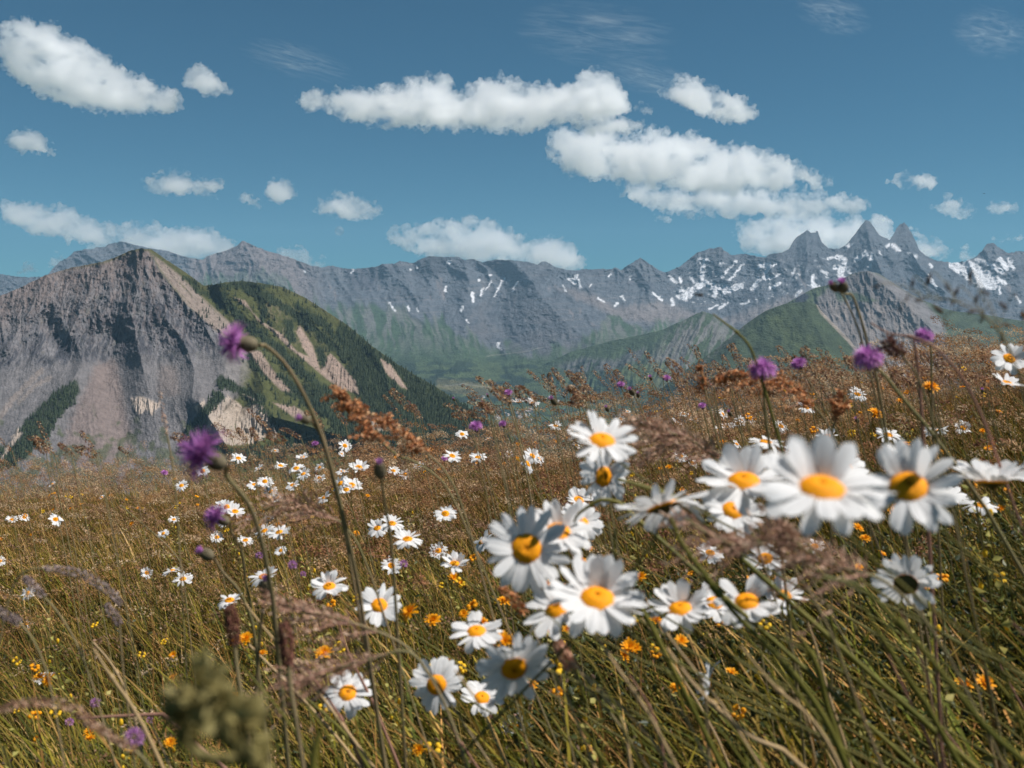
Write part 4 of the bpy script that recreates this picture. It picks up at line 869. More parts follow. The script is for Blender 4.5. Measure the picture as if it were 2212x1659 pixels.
def to_ground(P):
    """carry a stalk on, in the direction it has, down to the soil"""
    d = P[0] - P[2]; dz = max(0.15 * abs(d[0]), -d[2], 1e-4); k = np.clip(d[:2] / dz, -1.4, 1.4); g = float(G(P[0][0], P[0][1], False)); h = max(0.02, P[0][2] - g)
    x, y = P[0][0] + k[0] * h * 0.7, max(P[0][1] + k[1] * h * 0.5, 0.25); b = np.array((x, y, min(float(G(x, y, False)), P[0][2] - 0.02) - 0.01))
    m1 = P[0] + np.array((k[0] * h * 0.40, (y - P[0][1]) * 0.5, -h * 0.5)); m1[2] = max(m1[2], b[2] + 0.01)
    return np.vstack([b, m1, P])
def plant(name, head, n, label, cat, group=None, srad=0.0011, smat=None, lean=None, path=None, attach=0.0, rg=rf):
    """an Empty on the ground plus a stem that reaches the head from behind"""
    head = np.array(head, float); n = np.array(n, float); n /= np.linalg.norm(n)
    end = head - n * attach
    if path is not None:
        P = smooth_path([end] + [np.array(q) for q in path], 22)[::-1]
        P = to_ground(P); b = P[0]
    else:
        h = max(0.10, head[2] - float(G(head[0], head[1], False))); lx = (lean if lean is not None else rg.uniform(0.12, 0.40)) * h
        b = np.array((head[0] + lx, head[1] + rg.uniform(-0.1, 0.15) * h, 0)); b[2] = min(float(G(b[0], b[1], False)), head[2] - 0.05) - 0.01
        h = head[2] - b[2]; back = -n * min(0.22 * h, 0.06) + np.array((0.1 * lx, 0, -0.05 * h))
        P = bez(b, b + np.array((-0.1 * lx, 0, 0.5 * h)), end + back, end, 14)
    root = root_at(name, b, label, cat, group)
    child('stem', tube('stem', P - b, np.linspace(srad * 1.25, srad * 0.85, len(P)), smat or M_stem, 6), root, (0, 0, 0))
    return root, Vector(head - b)
def daisy(px, py, w, n, label=None, pet=None, disc=None, size=0.050, spin=None, lean=None, group=None, Y=None, path=None):
    Y = Y or FP * size / w; head = pt(px, py, Y); R = w / FP * Y / 2 * (1.04 if w > 200 else 1.16 if w > 80 else 1.08)
    sp = rf.uniform(0, 6.28) if spin is None else spin
    root, hl = plant('daisy', head, n, label or 'small white daisy with an orange centre among the grass', 'daisy', group, srad=max(0.0010, 0.032 * R), attach=0.19 * R, lean=lean, path=path)
    rot = face_rot(n, sp)
    child('petals', pet or SMALLP[rf.randrange(6)], root, hl, rot, R)
    child('disc', disc or (SMALLD[rf.randrange(2)] if w < 80 else DISCS[rf.randrange(3)]), root, hl, rot, R)
    child('calyx', CALYX, root, hl, rot, R)
    return root
UPF = (0, -0.5, 0.85)
BIG = [
 (1300,952,142,(0.05,-0.42,0.9),'daisy with finely spread rays, topmost of the near cluster, over a shaded one',pm(26,0.15,0.16,(1.6,0.5,0.05)),None,0.3),
 (1303,1030,112,(0.5,-0.84,0.05),'daisy turned right with a shaded brown centre, right under the topmost near daisy',pm(22,0.25,0.05),None,0.2),
 (1137,1185,168,(0.08,-0.90,0.42),'largest face-on daisy with a wide golden brown centre at mid picture',pm(27,0.16,0.12,None,wscale=1.1),None,0.1),
 (1206,1148,134,(0.1,-0.55,0.8),'daisy tucked behind the right rim of the largest face-on daisy',pm(22,0.20,0.12,(1.6,0.6,0.1)),None,0.15),
 (1253,1128,92,(0.15,-0.6,0.7),'daisy crossed by a hooked green stalk, right of the tucked daisy',pm(20,0.25,0.12,(1.6,0.5,0.1)),None,0.3),
 (1250,1080,62,(0.2,-0.6,0.75),'small daisy with separate upright rays between the upper and middle near clusters',pm(15,0.3,0.1,(1.8,0.6,0.1),gap=0.1),None,0.2),
 (1432,1095,175,(-0.25,0.35,0.85),'daisy seen from its side with no centre visible and a dark calyx, rays swept left',pm(24,0.05,0.14,(3.3,-0.3,-0.5)),None,-0.6),
 (1583,1103,118,(0.03,-0.72,0.68),'neat daisy with a deep orange centre just below the wide daisies',pm(21,0.12,0.14),None,0.1),
 (1606,1040,172,(-0.1,-0.36,0.92),'daisy with tall pointed back rays and a flat orange centre, left of the widest one',pm(20,0.15,0.15,(1.9,0.75,0.1),wscale=1.15),None,0.1),
 (1775,1056,280,(0.0,-0.46,0.88),'widest and nearest daisy with a broad upright fan of rays behind its centre',pm(22,0.12,0.14,(1.57,0.95,0.15),wscale=1.1),None,0.02),
 (1962,1052,225,(-0.22,-0.72,0.66),'big tilted daisy with a round orange centre, right of the widest one',pm(23,0.22,0.14,(1.2,0.5,0.1),gap=0.04),None,-0.05),
 (2143,1040,160,(0.0,0.12,0.99),'cup shaped daisy seen from below with no centre visible, near the right edge',pm(19,0.62,0.10,wscale=1.2),None,-0.05),
 (1824,1008,92,(0.05,-0.5,0.86),'daisy mostly hidden behind the widest daisy, only its orange centre showing',pm(18,0.2,0.12),None,0.2),
 (1290,1293,190,(0.02,-0.52,0.85),'daisy with a half shaded centre and upright back rays, below the largest face-on daisy',pm(24,0.12,0.14,(1.45,0.85,0.0),wscale=1.15),None,0.25),
 (1204,1316,140,(-0.35,-0.35,0.87),'low daisy with rays swept left, touching the half shaded one',pm(18,0.10,0.18,(2.6,0.5,0.0)),None,0.35),
 (1469,1315,128,(-0.15,-0.42,0.9),'daisy in shade with two bluish upright rays, left of three in a row',pm(18,0.1,0.14,(1.7,0.9,0.0)),None,0.2),
 (1543,1303,92,(0.05,-0.62,0.75),'middle daisy of three in a row, crossed by a thick green stalk',pm(16,0.2,0.16,wscale=1.1),None,0.2),
 (1613,1300,132,(-0.15,-0.55,0.8),'ragged daisy right of the thick green stalk, with curled rays',pm(17,0.25,0.18,(1.2,0.6,0.2),gap=0.08,wscale=1.1),None,0.2),
 (1692,1286,92,(0.1,-0.5,0.8),'spidery daisy with few narrow rays at the right end of the row',pm(11,0.3,0.2,(1.2,0.5,0.3),wscale=0.6),None,0.25),
 (1653,1207,84,(-0.2,-0.6,0.7),'daisy with dense fine rays above the ragged one',pm(24,0.2,0.2,wscale=0.85),None,0.2),
 (1534,1194,58,(0,-0.4,0.9),'flat little daisy between the neat daisy and the row of three',None,None,0.2),
 (1957,1262,125,(0.3,0.75,0.35),'daisy seen from behind under a brown seed head, right of the row',pm(24,0.25,0.12),None,-0.3),
 (943,1479,108,(0.0,-0.93,0.3),'face-on daisy with a plump orange centre, lower middle',pm(21,0.15,0.2,(1.6,0.1,0.3)),None,0.05),
 (751,1497,100,(0.05,-0.68,0.72),'daisy with rounded rays and a seed stalk across it, left of the plump centred one',pm(18,0.15,0.18),None,0.15),
 (1110,1443,146,(0.15,-0.93,-0.30),'daisy facing down with a dark brown centre and shaded rays behind an orange bloom',pm(27,0.10,0.03,wscale=1.25),None,0.1),
 (1041,1507,84,(0.1,-0.6,0.78),'small daisy with drooping side rays, right of the plump centred one',pm(14,0.35,0.22,wscale=0.9),None,0.05),
 (1029,1364,104,(-0.05,-0.42,0.9),'flat daisy with a squarish orange centre, above the dark centred one',pm(18,0.05,0.12),None,0.15),
 (819,1308,88,(0.05,-0.78,0.6),'open daisy with a round orange centre left of the two orange blooms',pm(19,0.15,0.12),None,0.1),
 (711,1267,76,(0.0,-0.5,0.86),'daisy with three long upright rays, left of the open one',pm(17,0.12,0.12,(1.6,0.8,0.0)),None,0.1),
 (1110,1570,62,(0.1,-0.4,0.85),'broken little daisy low in the grass at bottom middle',pm(11,0.3,0.1,gap=0.25),None,0.1),
 (962,1110,49,(0.05,-0.72,0.68),'single small daisy standing clear, left of the near clusters',None,None,0.1),
 (880,1165,62,(0.0,-0.42,0.9),'daisy below a pair of smaller ones in the left middle distance',None,None,0.1),
 (847,1131,50,(0.1,-0.5,0.85),'right daisy of the pair crossed by a thistle bud stalk',None,None,0.1),(815,1141,45,(-0.1,-0.6,0.75),'left daisy of the pair crossed by a thistle bud stalk',None,None,0.1),
 (982,1218,62,(0.1,-0.3,0.95),'flat daisy with one side raised, left of the largest face-on daisy',None,None,0.1),
 (1042,1170,52,(-0.5,-0.4,0.75),'daisy turned left at the left rim of the largest face-on daisy',None,None,0.3),
 (2180,775,74,(0.05,-0.75,0.62),'daisy with a bright orange centre high at the right edge, against the hills',pm(16,0.15,0.1,(0.6,0.4,0.0),wscale=1.1),None,0.25),
 (2176,828,66,(0.2,-0.3,0.9),'ragged daisy just beneath the highest right edge daisy',pm(20,0.4,0.1,gap=0.1),None,0.2),
 (1852,852,40,(0.1,-0.5,0.85),'small daisy on the crest among rusty seed heads',None,None,0.1),
 (1120,868,34,(0,-0.15,0.99),'left cup shaped daisy of the pair against the valley village',SMALLP[3],None,0.1),(1149,871,34,(0.1,-0.2,0.97),'right cup shaped daisy of the pair against the valley village',SMALLP[3],None,0.1),
 (998,938,28,(0.1,-0.7,0.7),'tiny daisy alone on the crest below the thistle buds',None,None,0.1),
 (1654,955,72,(0.05,-0.15,0.99),'flat daisy seen edge-on with its orange centre up, above the pointed one',pm(18,0.0,0.16),None,0.1),
 (1787,942,48,(-0.1,-0.3,0.9),'daisy with a few upright rays behind the widest daisy',None,None,0.1),
 (1919,940,52,(0.1,-0.4,0.85),'small daisy behind and above the big tilted one',None,None,0.1),
 (2020,932,56,(-0.3,0.3,0.8),'pale daisy seen from the side above the cup shaped one',None,None,0.1),
 (2050,1068,74,(0.1,-0.3,0.85),'shaggy daisy peeping out behind the right rim of the big tilted one',pm(18,0.2,0.25,gap=0.1),None,0.2),
 (2117,1092,70,(0.0,-0.2,0.9),'daisy under the cup shaped one at the right edge',pm(16,0.2,0.25,gap=0.12),None,0.2),
 (1536,1475,92,(-0.85,0.25,0.05),'daisy bent over and seen edge-on, low in the right grass',pm(16,0.5,0.1),None,0.7),
 (2052,1652,80,(0.0,-0.5,0.8),'daisy cut off by the bottom edge',None,None,0.2),
 (395,1251,42,(0.05,-0.5,0.8),'right daisy of two touching ones in the left meadow',None,None,0.1),(371,1233,40,(-0.1,-0.2,0.95),'left daisy of two touching ones in the left meadow',None,None,0.1),
 (530,1167,34,(0,-0.4,0.9),'lone small daisy right of the lower purple bud',None,None,0.1),(392,1049,28,(0.05,-0.7,0.7),'tiny face-on daisy under the big purple thistle',None,None,0.1),(438,1018,30,(-0.2,-0.8,0.5),'tiny daisy partly behind the big purple thistle calyx',None,None,0.1),
 (93,1467,42,(-0.1,-0.5,0.85),'small daisy alone in the lower left grass',None,None,0.1),(496,1297,58,(0,-0.3,0.9),'daisy hidden behind a brown plantain head, only side rays showing',None,None,0.2),(570,1246,62,(0,-0.3,0.9),'daisy behind the lilac thistle bud',None,None,0.2),
 (57,1348,32,(0,-0.3,0.9),'small daisy near the left edge under a grey foxtail',None,None,0.1),
]
CLUST = [(515,990,30),(653,988,26),(606,1006,28),(745,963,27),(550,1047,30),(575,1045,30),(585,1062,28),(632,1048,28),(640,1012,34),(655,1024,30),(572,1040,30),(490,1095,34),(508,1105,38),(478,1092,28),(542,1118,28),(603,1150,44),(571,1147,40),(690,1033,24),(775,1010,40),(740,1018,26),(850,1017,26),(875,1025,24),(760,1048,42),(735,1045,38),(748,1058,34),
 (977,985,36),(1032,988,34),(1150,985,36),(1140,1002,40),(1162,992,30),(1028,1000,22),(1200,920,26),(1235,925,24),(1285,920,26),(1340,905,22),(1380,912,24),(1245,962,22),(1400,955,22),(1552,930,26),(1687,921,30),(1741,881,36),(1593,915,28),(1570,922,26),(1502,905,24),(1460,912,24),(1825,960,22),(1740,1005,24),(60,1282,30),(25,1123,24),(52,1118,22),(120,1122,30),(845,1222,40),(947,1190,38),(1700,935,26),(1950,905,26),(2080,925,34),(1620,905,24),(1470,985,30),(1495,1000,28),(905,1005,24),(690,1010,22),(560,1012,22),(600,1075,26),(700,1075,30),(1990,965,32),(2130,1135,40),(1760,1180,44),(1345,1230,30)]
for px, py, w, n, lab, pet, disc, lean in BIG:
    if py > 1000 and n[2] > 0.5 and n[1] < -0.4: n = (n[0], n[1] + 0.13, n[2])
    daisy(px, py, w, n, lab, pet, disc, lean=lean + (0.75 if lean >= -0.05 else -0.1), size=0.058 if w > 150 else 0.050, spin=0.0 if w > 60 else None)
for px, py, w in CLUST:
    n = (rf.gauss(0.0, 0.3), -rf.uniform(0.2, 0.8), rf.uniform(0.5, 0.9)); daisy(px, py, w * 1.08, n, None, group='small daisies scattered over the meadow', lean=0.15, size=0.050)
# more of them, further off, wherever the meadow shows
rs = np.random.default_rng(21)
def meadow_points(n, y0, y1, rgx, pw=1.6, clump=0.0, seed=0):
    out = []
    while len(out) < n:
        x, y = scatter(1, y0, y1, rgx, pw, 0.52); x, y = float(x[0]), float(y[0])
        if clump and perlin(x * 1.3, y * 1.3, seed) < clump * rgx.random() - 0.15: continue
        out.append((x, y))
    return out
for x, y in meadow_points(26, 2.3, 5.2, rs, 1.8, 0.6, 5):
    z = float(G(x, y, False)) + rs.uniform(0.24, 0.36); R = rs.uniform(0.016, 0.024); n = (rs.normal(0, 0.3), -rs.uniform(0.1, 0.8), rs.uniform(0.5, 0.9))
    root, hl = plant('daisy', (x, y, z), n, 'small white daisy with an orange centre among the grass', 'daisy', 'small daisies scattered over the meadow', srad=0.0011, attach=0.19 * R)
    rot = face_rot(n, rs.uniform(0, 6)); child('petals', SMALLP[rs.integers(6)], root, hl, rot, R); child('disc', SMALLD[rs.integers(2)], root, hl, rot, R)

# ------------------------------------------------------------------ thistles and knapweed
def bloom_mesh(r, n=170, spread=1.25, L=(0.75, 1.05), w=0.030, mat=None, jit=0.12):
    """bundle of thread-like florets fanning out of the calyx"""
    V = []; F = []
    for k in range(n):
        u = (k + 0.5) / n; th = spread * math.sqrt(u) * (1 + r.gauss(0, 0.06)); ph = k * 2.39996 + r.gauss(0, 0.1); ln = r.uniform(*L) * (1.0 - 0.12 * u)
        off = len(V); r0 = 0.16 * math.sqrt(u); ww = w * r.uniform(0.7, 1.3)
        c, s = math.cos(ph), math.sin(ph); bend = r.gauss(0.12, 0.15)
        for j in range(4):
            t = j / 3; a = th * (0.45 + 0.55 * t) + bend * t; rad = r0 + ln * t * math.sin(a); z = ln * t * math.cos(a) + 0.02
            q = ww * (0.55, 0.8, 1.0, 0.35)[j]; jx = r.gauss(0, jit * 0.1) * t
            V.append((rad * c - q * s + jx, rad * s + q * c, z)); V.append((rad * c + q * s + jx, rad * s - q * c, z))
        F += [(off, off + 1, off + 3, off + 2), (off + 2, off + 3, off + 5, off + 4), (off + 4, off + 5, off + 7, off + 6)]
    return np_mesh('bloom', np.array(V), np.array(F), mat or M_purp)
def scaly_calyx(r, long=1.0):
    """egg-shaped cup covered with overlapping pointed scales, mouth at z=0"""
    V = []; F = []; ns = 14; prof = [(0.06, -0.95), (0.26, -0.88), (0.42, -0.66), (0.46, -0.42), (0.38, -0.16), (0.28, 0.0), (0.12, 0.03)]
    for rad, z in prof:
        for i in range(ns): a = 2 * math.pi * i / ns; V.append((rad * math.cos(a), rad * math.sin(a), z * long))
    F += [tuple(f) for f in grid_faces(ns, len(prof), 0, True)]
    zs = [p[1] for p in prof][::-1]; rs_ = [p[0] for p in prof][::-1]
    for row in range(9):
        z = -0.86 + row * 0.095
        rad = np.interp(-z, [-q for q in zs], rs_)
        for i in range(13):
            a = 2 * math.pi * (i + 0.5 * (row % 2)) / 13 + r.gauss(0, 0.05); off = len(V); h = 0.20; wv = 0.10
            for (du, dz, dr) in ((-wv, 0, 0.005), (wv, 0, 0.005), (0.0, h, 0.07)):
                aa = a + du / max(rad, 0.1) * 0.9; rr2 = rad + dr; V.append((rr2 * math.cos(aa), rr2 * math.sin(aa), (z + dz) * long))
            F.append((off, off + 1, off + 2, off + 2))
    me = bpy.data.meshes.new('calyx'); me.from_pydata([tuple(v) for v in V], [], [f[:3] if f[2] == f[3] else f for f in F]); me.materials.append(M_tcal); return me
T_CAL = [scaly_calyx(rf), scaly_calyx(rf, 1.15)]
BL_OPEN = [bloom_mesh(rf, 300, 1.55, (0.70, 0.90)), bloom_mesh(rf, 330, 1.50, (0.82, 1.0), 0.036), bloom_mesh(rf, 340, 2.15, (0.58, 0.74), 0.036)]
BL_BUD = [bloom_mesh(rf, 80, 0.35, (0.25, 0.45), 0.03, M_lilac), bloom_mesh(rf, 90, 0.55, (0.35, 0.5), 0.03, M_purp)]
def thistle(px, py, size, n, Y, label, bloom, cal=0, path=None, group=None, csize=1.0, lean=None, smat=None, srad=None, name='thistle'):
    """head: bloom over a scaly cup; size = calyx scale in photo px"""
    head = np.array(pt(px, py, Y)); s = size / FP * Y
    P = None
    if path: P = [np.array(pt(a, b, Y + (k + 1) * 0.012)) for k, (a, b) in enumerate(path)]
    s *= 1.08 if size > 12 else 0.85
    root, hl = plant(name, head, n, label, 'thistle', group, srad=srad or max(0.0012, 0.075 * s), smat=smat or M_stem2, path=P, attach=0.92 * s * csize, lean=lean)
    rot = face_rot(n, rf.uniform(0, 6))
    child('calyx', T_CAL[cal], root, hl, rot, s * csize * 0.88); child('bloom', bloom, root, hl, rot, s * (1.30 if 'bud' not in label else 1.05)); return root
thistle(522,742,37,(-0.98,-0.05,0.1),0.78,'purple thistle with a head bent left on a tall arching stem',BL_OPEN[1],0,[(575,748),(615,785),(655,850),(690,930),(715,1010),(738,1100),(758,1190),(775,1270)],srad=0.0017,csize=1.05)
thistle(452,988,52,(-0.85,-0.25,0.55),0.70,'largest purple thistle bloom, leaning left over the far left crest',BL_OPEN[1],0,[(490,1030),(535,1085),(560,1150),(578,1230),(590,1300)],srad=0.0017,csize=0.85)
thistle(474,1120,26,(-0.8,-0.3,0.5),1.05,'half open purple thistle below the largest bloom',BL_OPEN[1],0,[(500,1150),(522,1190),(530,1250),(540,1300)],srad=0.0014)
thistle(437,1192,28,(-0.8,-0.2,0.55),0.95,'closed thistle bud with a pale pink tip pointing left',BL_BUD[1],0,[(480,1235),(515,1275),(540,1330),(552,1390)],srad=0.0015,csize=1.1)
thistle(573,1255,30,(0.05,-0.1,0.99),0.85,'upright lilac thistle bud in front of a daisy',BL_BUD[0],0,[(567,1320),(560,1380),(556,1450)],srad=0.0014,csize=1.1)
thistle(652,904,22,(-0.9,-0.2,0.35),0.82,'small round purple head on the side of the arching thistle stem',BL_BUD[1],0,[(684,926),(700,950),(715,1020),(735,1100)],srad=0.0012)
thistle(820,1003,30,(-0.05,-0.1,0.99),0.85,'grey and pink thistle bud upright on a straight stalk',BL_BUD[0],1,[(824,1040),(832,1090),(842,1150),(850,1230)],srad=0.0013,csize=1.05)
thistle(1647,800,31,(-0.05,-0.15,0.98),0.95,'round purple bloom on a straight stalk over the right crest, lowest of three round ones',BL_OPEN[2],0,[(1650,850),(1653,900),(1662,960),(1670,1030)],srad=0.0013,csize=0.5)
thistle(1875,775,34,(-0.25,-0.15,0.95),0.85,'round purple bloom on a long slanting stalk beside a dark brown sorrel head',BL_OPEN[2],0,[(1905,805),(1945,855),(2000,920),(2060,1000),(2130,1100)],srad=0.0015,csize=0.5)
thistle(1995,727,22,(-0.15,-0.1,0.97),1.1,'smallest and highest of the round purple blooms, at the right',BL_OPEN[2],0,[(2010,750),(2012,800),(2013,860),(2014,920)],srad=0.0011,csize=0.5)
thistle(1820,612,20,(-0.25,-0.2,0.9),1.0,'brown and pink thistle head on the tallest stalk, against the far snowy range',BL_BUD[1],0,[(1842,640),(1860,690),(1874,742),(1890,800),(1905,880)],srad=0.0012,csize=1.2)
thistle(1797,614,20,(-0.6,-0.2,0.6),1.0,'withered brown bud leaning beside the tallest thistle head',BL_BUD[0],1,[(1822,640),(1850,700),(1868,760),(1890,850)],srad=0.0009,csize=1.0)
for px, py, s, lab, b in ((1726,788,15,'small purple thistle in feathery seed heads left of the slanting stalk',BL_OPEN[0]),(1098,850,11,'purple thistle standing on the crest left of the two cup daisies',BL_OPEN[0]),(1053,853,9,'pink thistle bud on the crest, left of the purple one',BL_BUD[0]),
 (1042,868,8,'dark purple round bud on a thin stalk on the crest',BL_BUD[1]),(980,861,9,'purple thistle bud on a bowed stalk at the left end of the crest row',BL_BUD[1]),(1028,923,13,'lilac thistle half open below the crest row',BL_OPEN[0]),(1087,917,11,'purple thistle low on the crest under the two cup daisies',BL_OPEN[0]),
 (1341,832,10,'small purple bloom beside drooping feathery seed heads',BL_OPEN[0]),(1405,815,11,'pink and brown thistle head in the middle of the crest',BL_BUD[1]),(1440,818,10,'purple bloom right of the pink and brown head',BL_OPEN[0]),(1905,888,11,'brown knapweed bud under the round purple bloom',BL_BUD[0]),
 (1517,878,10,'dim purple bloom in the grass of the right crest',BL_OPEN[0]),(681,960,9,'small violet bloom on the crest right of the arching stem',BL_OPEN[0]),(355,1022,8,'tiny violet bloom at the left crest',BL_OPEN[0]),(960,992,8,'tiny violet bloom in the grass left of the crest row',BL_OPEN[0]),(2122,842,11,'reddish thistle bud near the right edge',BL_BUD[1])):
    thistle(px, py, s, (rf.gauss(-0.2, 0.25), -0.3, 0.9), FP * 0.011 / s, lab, b, rf.randrange(2), srad=0.0010, csize=0.9)
for k, (px, py, s) in enumerate(((1362,842,13),(1193,862,14),(1378,850,11),(1310,880,12),(1575,890,12),(1635,800,9),(1700,835,10),(1850,905,12))):
    thistle(px, py, s, (rf.gauss(-0.5, 0.2), -0.2, 0.8), FP * 0.012 / s, 'furry grey brown oval seed head rising from the crest grasses', BL_BUD[0], 1, srad=0.0009, csize=1.1, group='oval seed heads along the crest', name='oval_seed_head')
# clover
def clover_mesh(r): 
    P = []; D = []
    for k in range(90):
        th = math.acos(1 - 1.7 * (k + 0.5) / 90); ph = k * 2.39996; d = (math.sin(th) * math.cos(ph), math.sin(th) * math.sin(ph), math.cos(th)); D.append(d); P.append([0.35 * q for q in d])
    V, F = diamonds(np.array(P), nrm(np.array(D) + rs.normal(0, 0.12, (90, 3))), rs.uniform(0.5, 0.7, 90), np.full(90, 0.16), rs); return np_mesh('flower_head', V, F, M_lilac)
CLO = [clover_mesh(rf) for _ in range(2)]
for px, py, w, lab in ((290,1592,52,'biggest lilac clover head in the bottom left grass'),(206,1518,26,'lilac clover head under a dry straw in the lower left'),(323,1556,20,'pale lilac clover head above the biggest one'),(632,1220,24,'dusty pink clover head left of the arching thistle stem'),(872,1218,22,'pink clover head in the middle grass'),(560,1200,20,'pink clover head left of the dusty pink one'),
 (655,1240,16,'tiny pink clover beside the dusty pink one'),(1752,1478,24,'violet flower deep in the right grass'),(150,1560,22,'pale lilac clover near the bottom left corner'),(980,1208,16,'pale pink clover beside the flat raised daisy'),(690,1325,18,'whitish pink clover under the daisy with three long rays')):
    Y = FP * 0.020 / w; h = pt(px, py, Y); R = w / FP * Y / 2; root, hl = plant('clover', h, (0, -0.3, 0.9), lab, 'clover', srad=0.0009, lean=0.2)
    child('flower_head', CLO[rf.randrange(2)], root, hl, face_rot((0, -0.3, 0.9), 0), R * 1.05)

# ------------------------------------------------------------------ orange and yellow flowers
def hawk_mesh(r, n=34, mat=None, up=0.5):
    V = []; F = []
    for k in range(n):
        a = k * 2.39996; u = (k + 0.5) / n; ln = 0.5 + 0.5 * u; c = 1.35 - up * 2.0 * u + r.gauss(0, 0.12); off = len(V); w = 0.13 * r.uniform(0.8, 1.2)
        for (t, q) in ((0.0, 0.4), (0.55, 1.0), (1.0, 0.75)):
            rad = 0.06 + ln * t * math.cos(c - 0.3 * t); z = ln * t * math.sin(c - 0.3 * t); V += [(rad * math.cos(a) - q * w * math.sin(a), rad * math.sin(a) + q * w * math.cos(a), z), (rad * math.cos(a) + q * w * math.sin(a), rad * math.sin(a) - q * w * math.cos(a), z)]
        F += [(off, off + 1, off + 3, off + 2), (off + 2, off + 3, off + 5, off + 4)]
    return np_mesh('petals', np.array(V), np.array(F), mat or M_orng)
def trefoil_mesh(r, mat):
    V = []; F = []
    for k in range(6):
        a = k * 2 * math.pi / 6 + r.gauss(0, 0.2); c0 = np.array((0.5 * math.cos(a), 0.5 * math.sin(a), 0.25 + r.gauss(0, 0.15))); off = len(V)
        d = nrm(np.array((math.cos(a), math.sin(a), 0.7))); V0, F0 = ICO; q = V0 * np.array((0.30, 0.30, 0.22)) * r.uniform(0.8, 1.2) + d * 0.1 + c0; V += [tuple(v) for v in q]; F += [tuple(f + off) for f in F0]
    return np_mesh('petals', np.array(V), np.array(F), mat)
HK = [hawk_mesh(rf, up=0.5), hawk_mesh(rf, 40, None, 0.62), hawk_mesh(rf, 26, None, 0.35), trefoil_mesh(rf, M_yell), trefoil_mesh(rf, M_orng)]
HCAL = lathe('calyx', [(0.0, -0.75), (0.16, -0.7), (0.26, -0.45), (0.25, -0.15), (0.18, 0.0)], M_calyx, 8)
YEL = [(76,1548,30,'orange bloom in the bottom left grass',4),(75,1572,18,'yellow bud just below the bottom left orange bloom',3),(195,1582,28,'orange bloom low at the left, near the biggest clover',0),(355,1388,22,'lone yellow orange bloom in the open left grass',3),(532,1381,36,'orange bloom right of the brown plantain head',0),(885,1322,42,'left of two large orange blooms in the middle',1),(935,1341,36,'right of two large orange blooms in the middle',0),
 (1022,1311,32,'rounded orange bloom above the flat daisy',4),(1090,1388,50,'tall brush shaped orange bloom before the dark centred daisy',2),(700,1412,40,'hanging orange bloom between the brown seed heads',0),(627,1437,22,'orange bloom hidden under the plantain head',0),(937,1619,40,'yellow lobed bloom at the bottom middle',3),(1272,1612,40,'yellow lobed bloom under the stalks at bottom middle',3),(968,1432,26,'orange bloom behind the plump centred daisy',1),
 (2083,1478,40,'left flower of a pair of orange blooms low at the right',1),(2127,1476,44,'right flower of a pair of orange blooms low at the right',0),(2160,1252,34,'yellow bloom near the right edge, under the daisies',3),(2075,1215,24,'yellow bloom on a pale rattle spike at the right',3),(2011,836,36,'wide orange bloom on the right crest',1),(1999,817,18,'bud of an orange bloom just above the wide one on the right crest',4),(1960,848,16,'small orange bloom left of the wide one on the right crest',0),
 (1891,893,32,'flat orange bloom in the grass left of the right crest',1),(1857,898,18,'small orange bloom beside the flat one',4),(1945,866,18,'orange bloom above the flat one',0),(1615,902,20,'orange bloom in front of the rusty seed heads',4),(1757,931,20,'orange bloom over the widest daisy',4),(1360,1283,22,'yellow bloom behind the half shaded daisy',3),(1525,1375,26,'yellow bloom under the row of three daisies',3)]
for px, py, w, lab, v in YEL:
    Y = FP * 0.026 / w; h = pt(px, py, Y); R = w / FP * Y / 2; n = (rf.gauss(-0.15, 0.25), -0.45, 0.85)
    root, hl = plant('hawkweed', h, n, lab, 'orange flower', srad=0.0010, attach=0.7 * R); rot = face_rot(n, rf.uniform(0, 6))
    child('petals', HK[v], root, hl, rot, R * 1.1); child('calyx', HCAL, root, hl, rot, R)
for k, (x, y) in enumerate(meadow_points(190, 1.25, 4.9, rs, 1.7, 0.5, 9) + [(p_[0] - 0.25, p_[1]) for p_ in meadow_points(75, 1.35, 2.7, rs, 1.5, 0.4, 12)]):
    z = float(G(x, y, False)) + rs.uniform(0.20, 0.34); R = rs.uniform(0.0075, 0.0125) * (1.0 if k < 190 else 1.3); n = (rs.normal(0, 0.3), -rs.uniform(0.1, 0.8), rs.uniform(0.5, 0.9)); v = int(rs.choice([0, 1, 2, 3, 3, 4]))
    root, hl = plant('yellow_flower' if v == 3 else 'hawkweed', (x, y, z), n, 'tiny yellow flower sunk among the grass stalks' if v == 3 else 'tiny orange flower sunk among the grass stalks', 'yellow flower' if v == 3 else 'orange flower', 'tiny yellow flowers of the meadow' if v == 3 else 'tiny orange flowers of the meadow', srad=0.0008, attach=0.5 * R)
    child('petals', HK[v], root, hl, face_rot(n, rs.uniform(0, 6)), R)

LIP = np_mesh('flower_lip', ICO[0] * (0.0032, 0.0032, 0.006), ICO[1], M_yell)
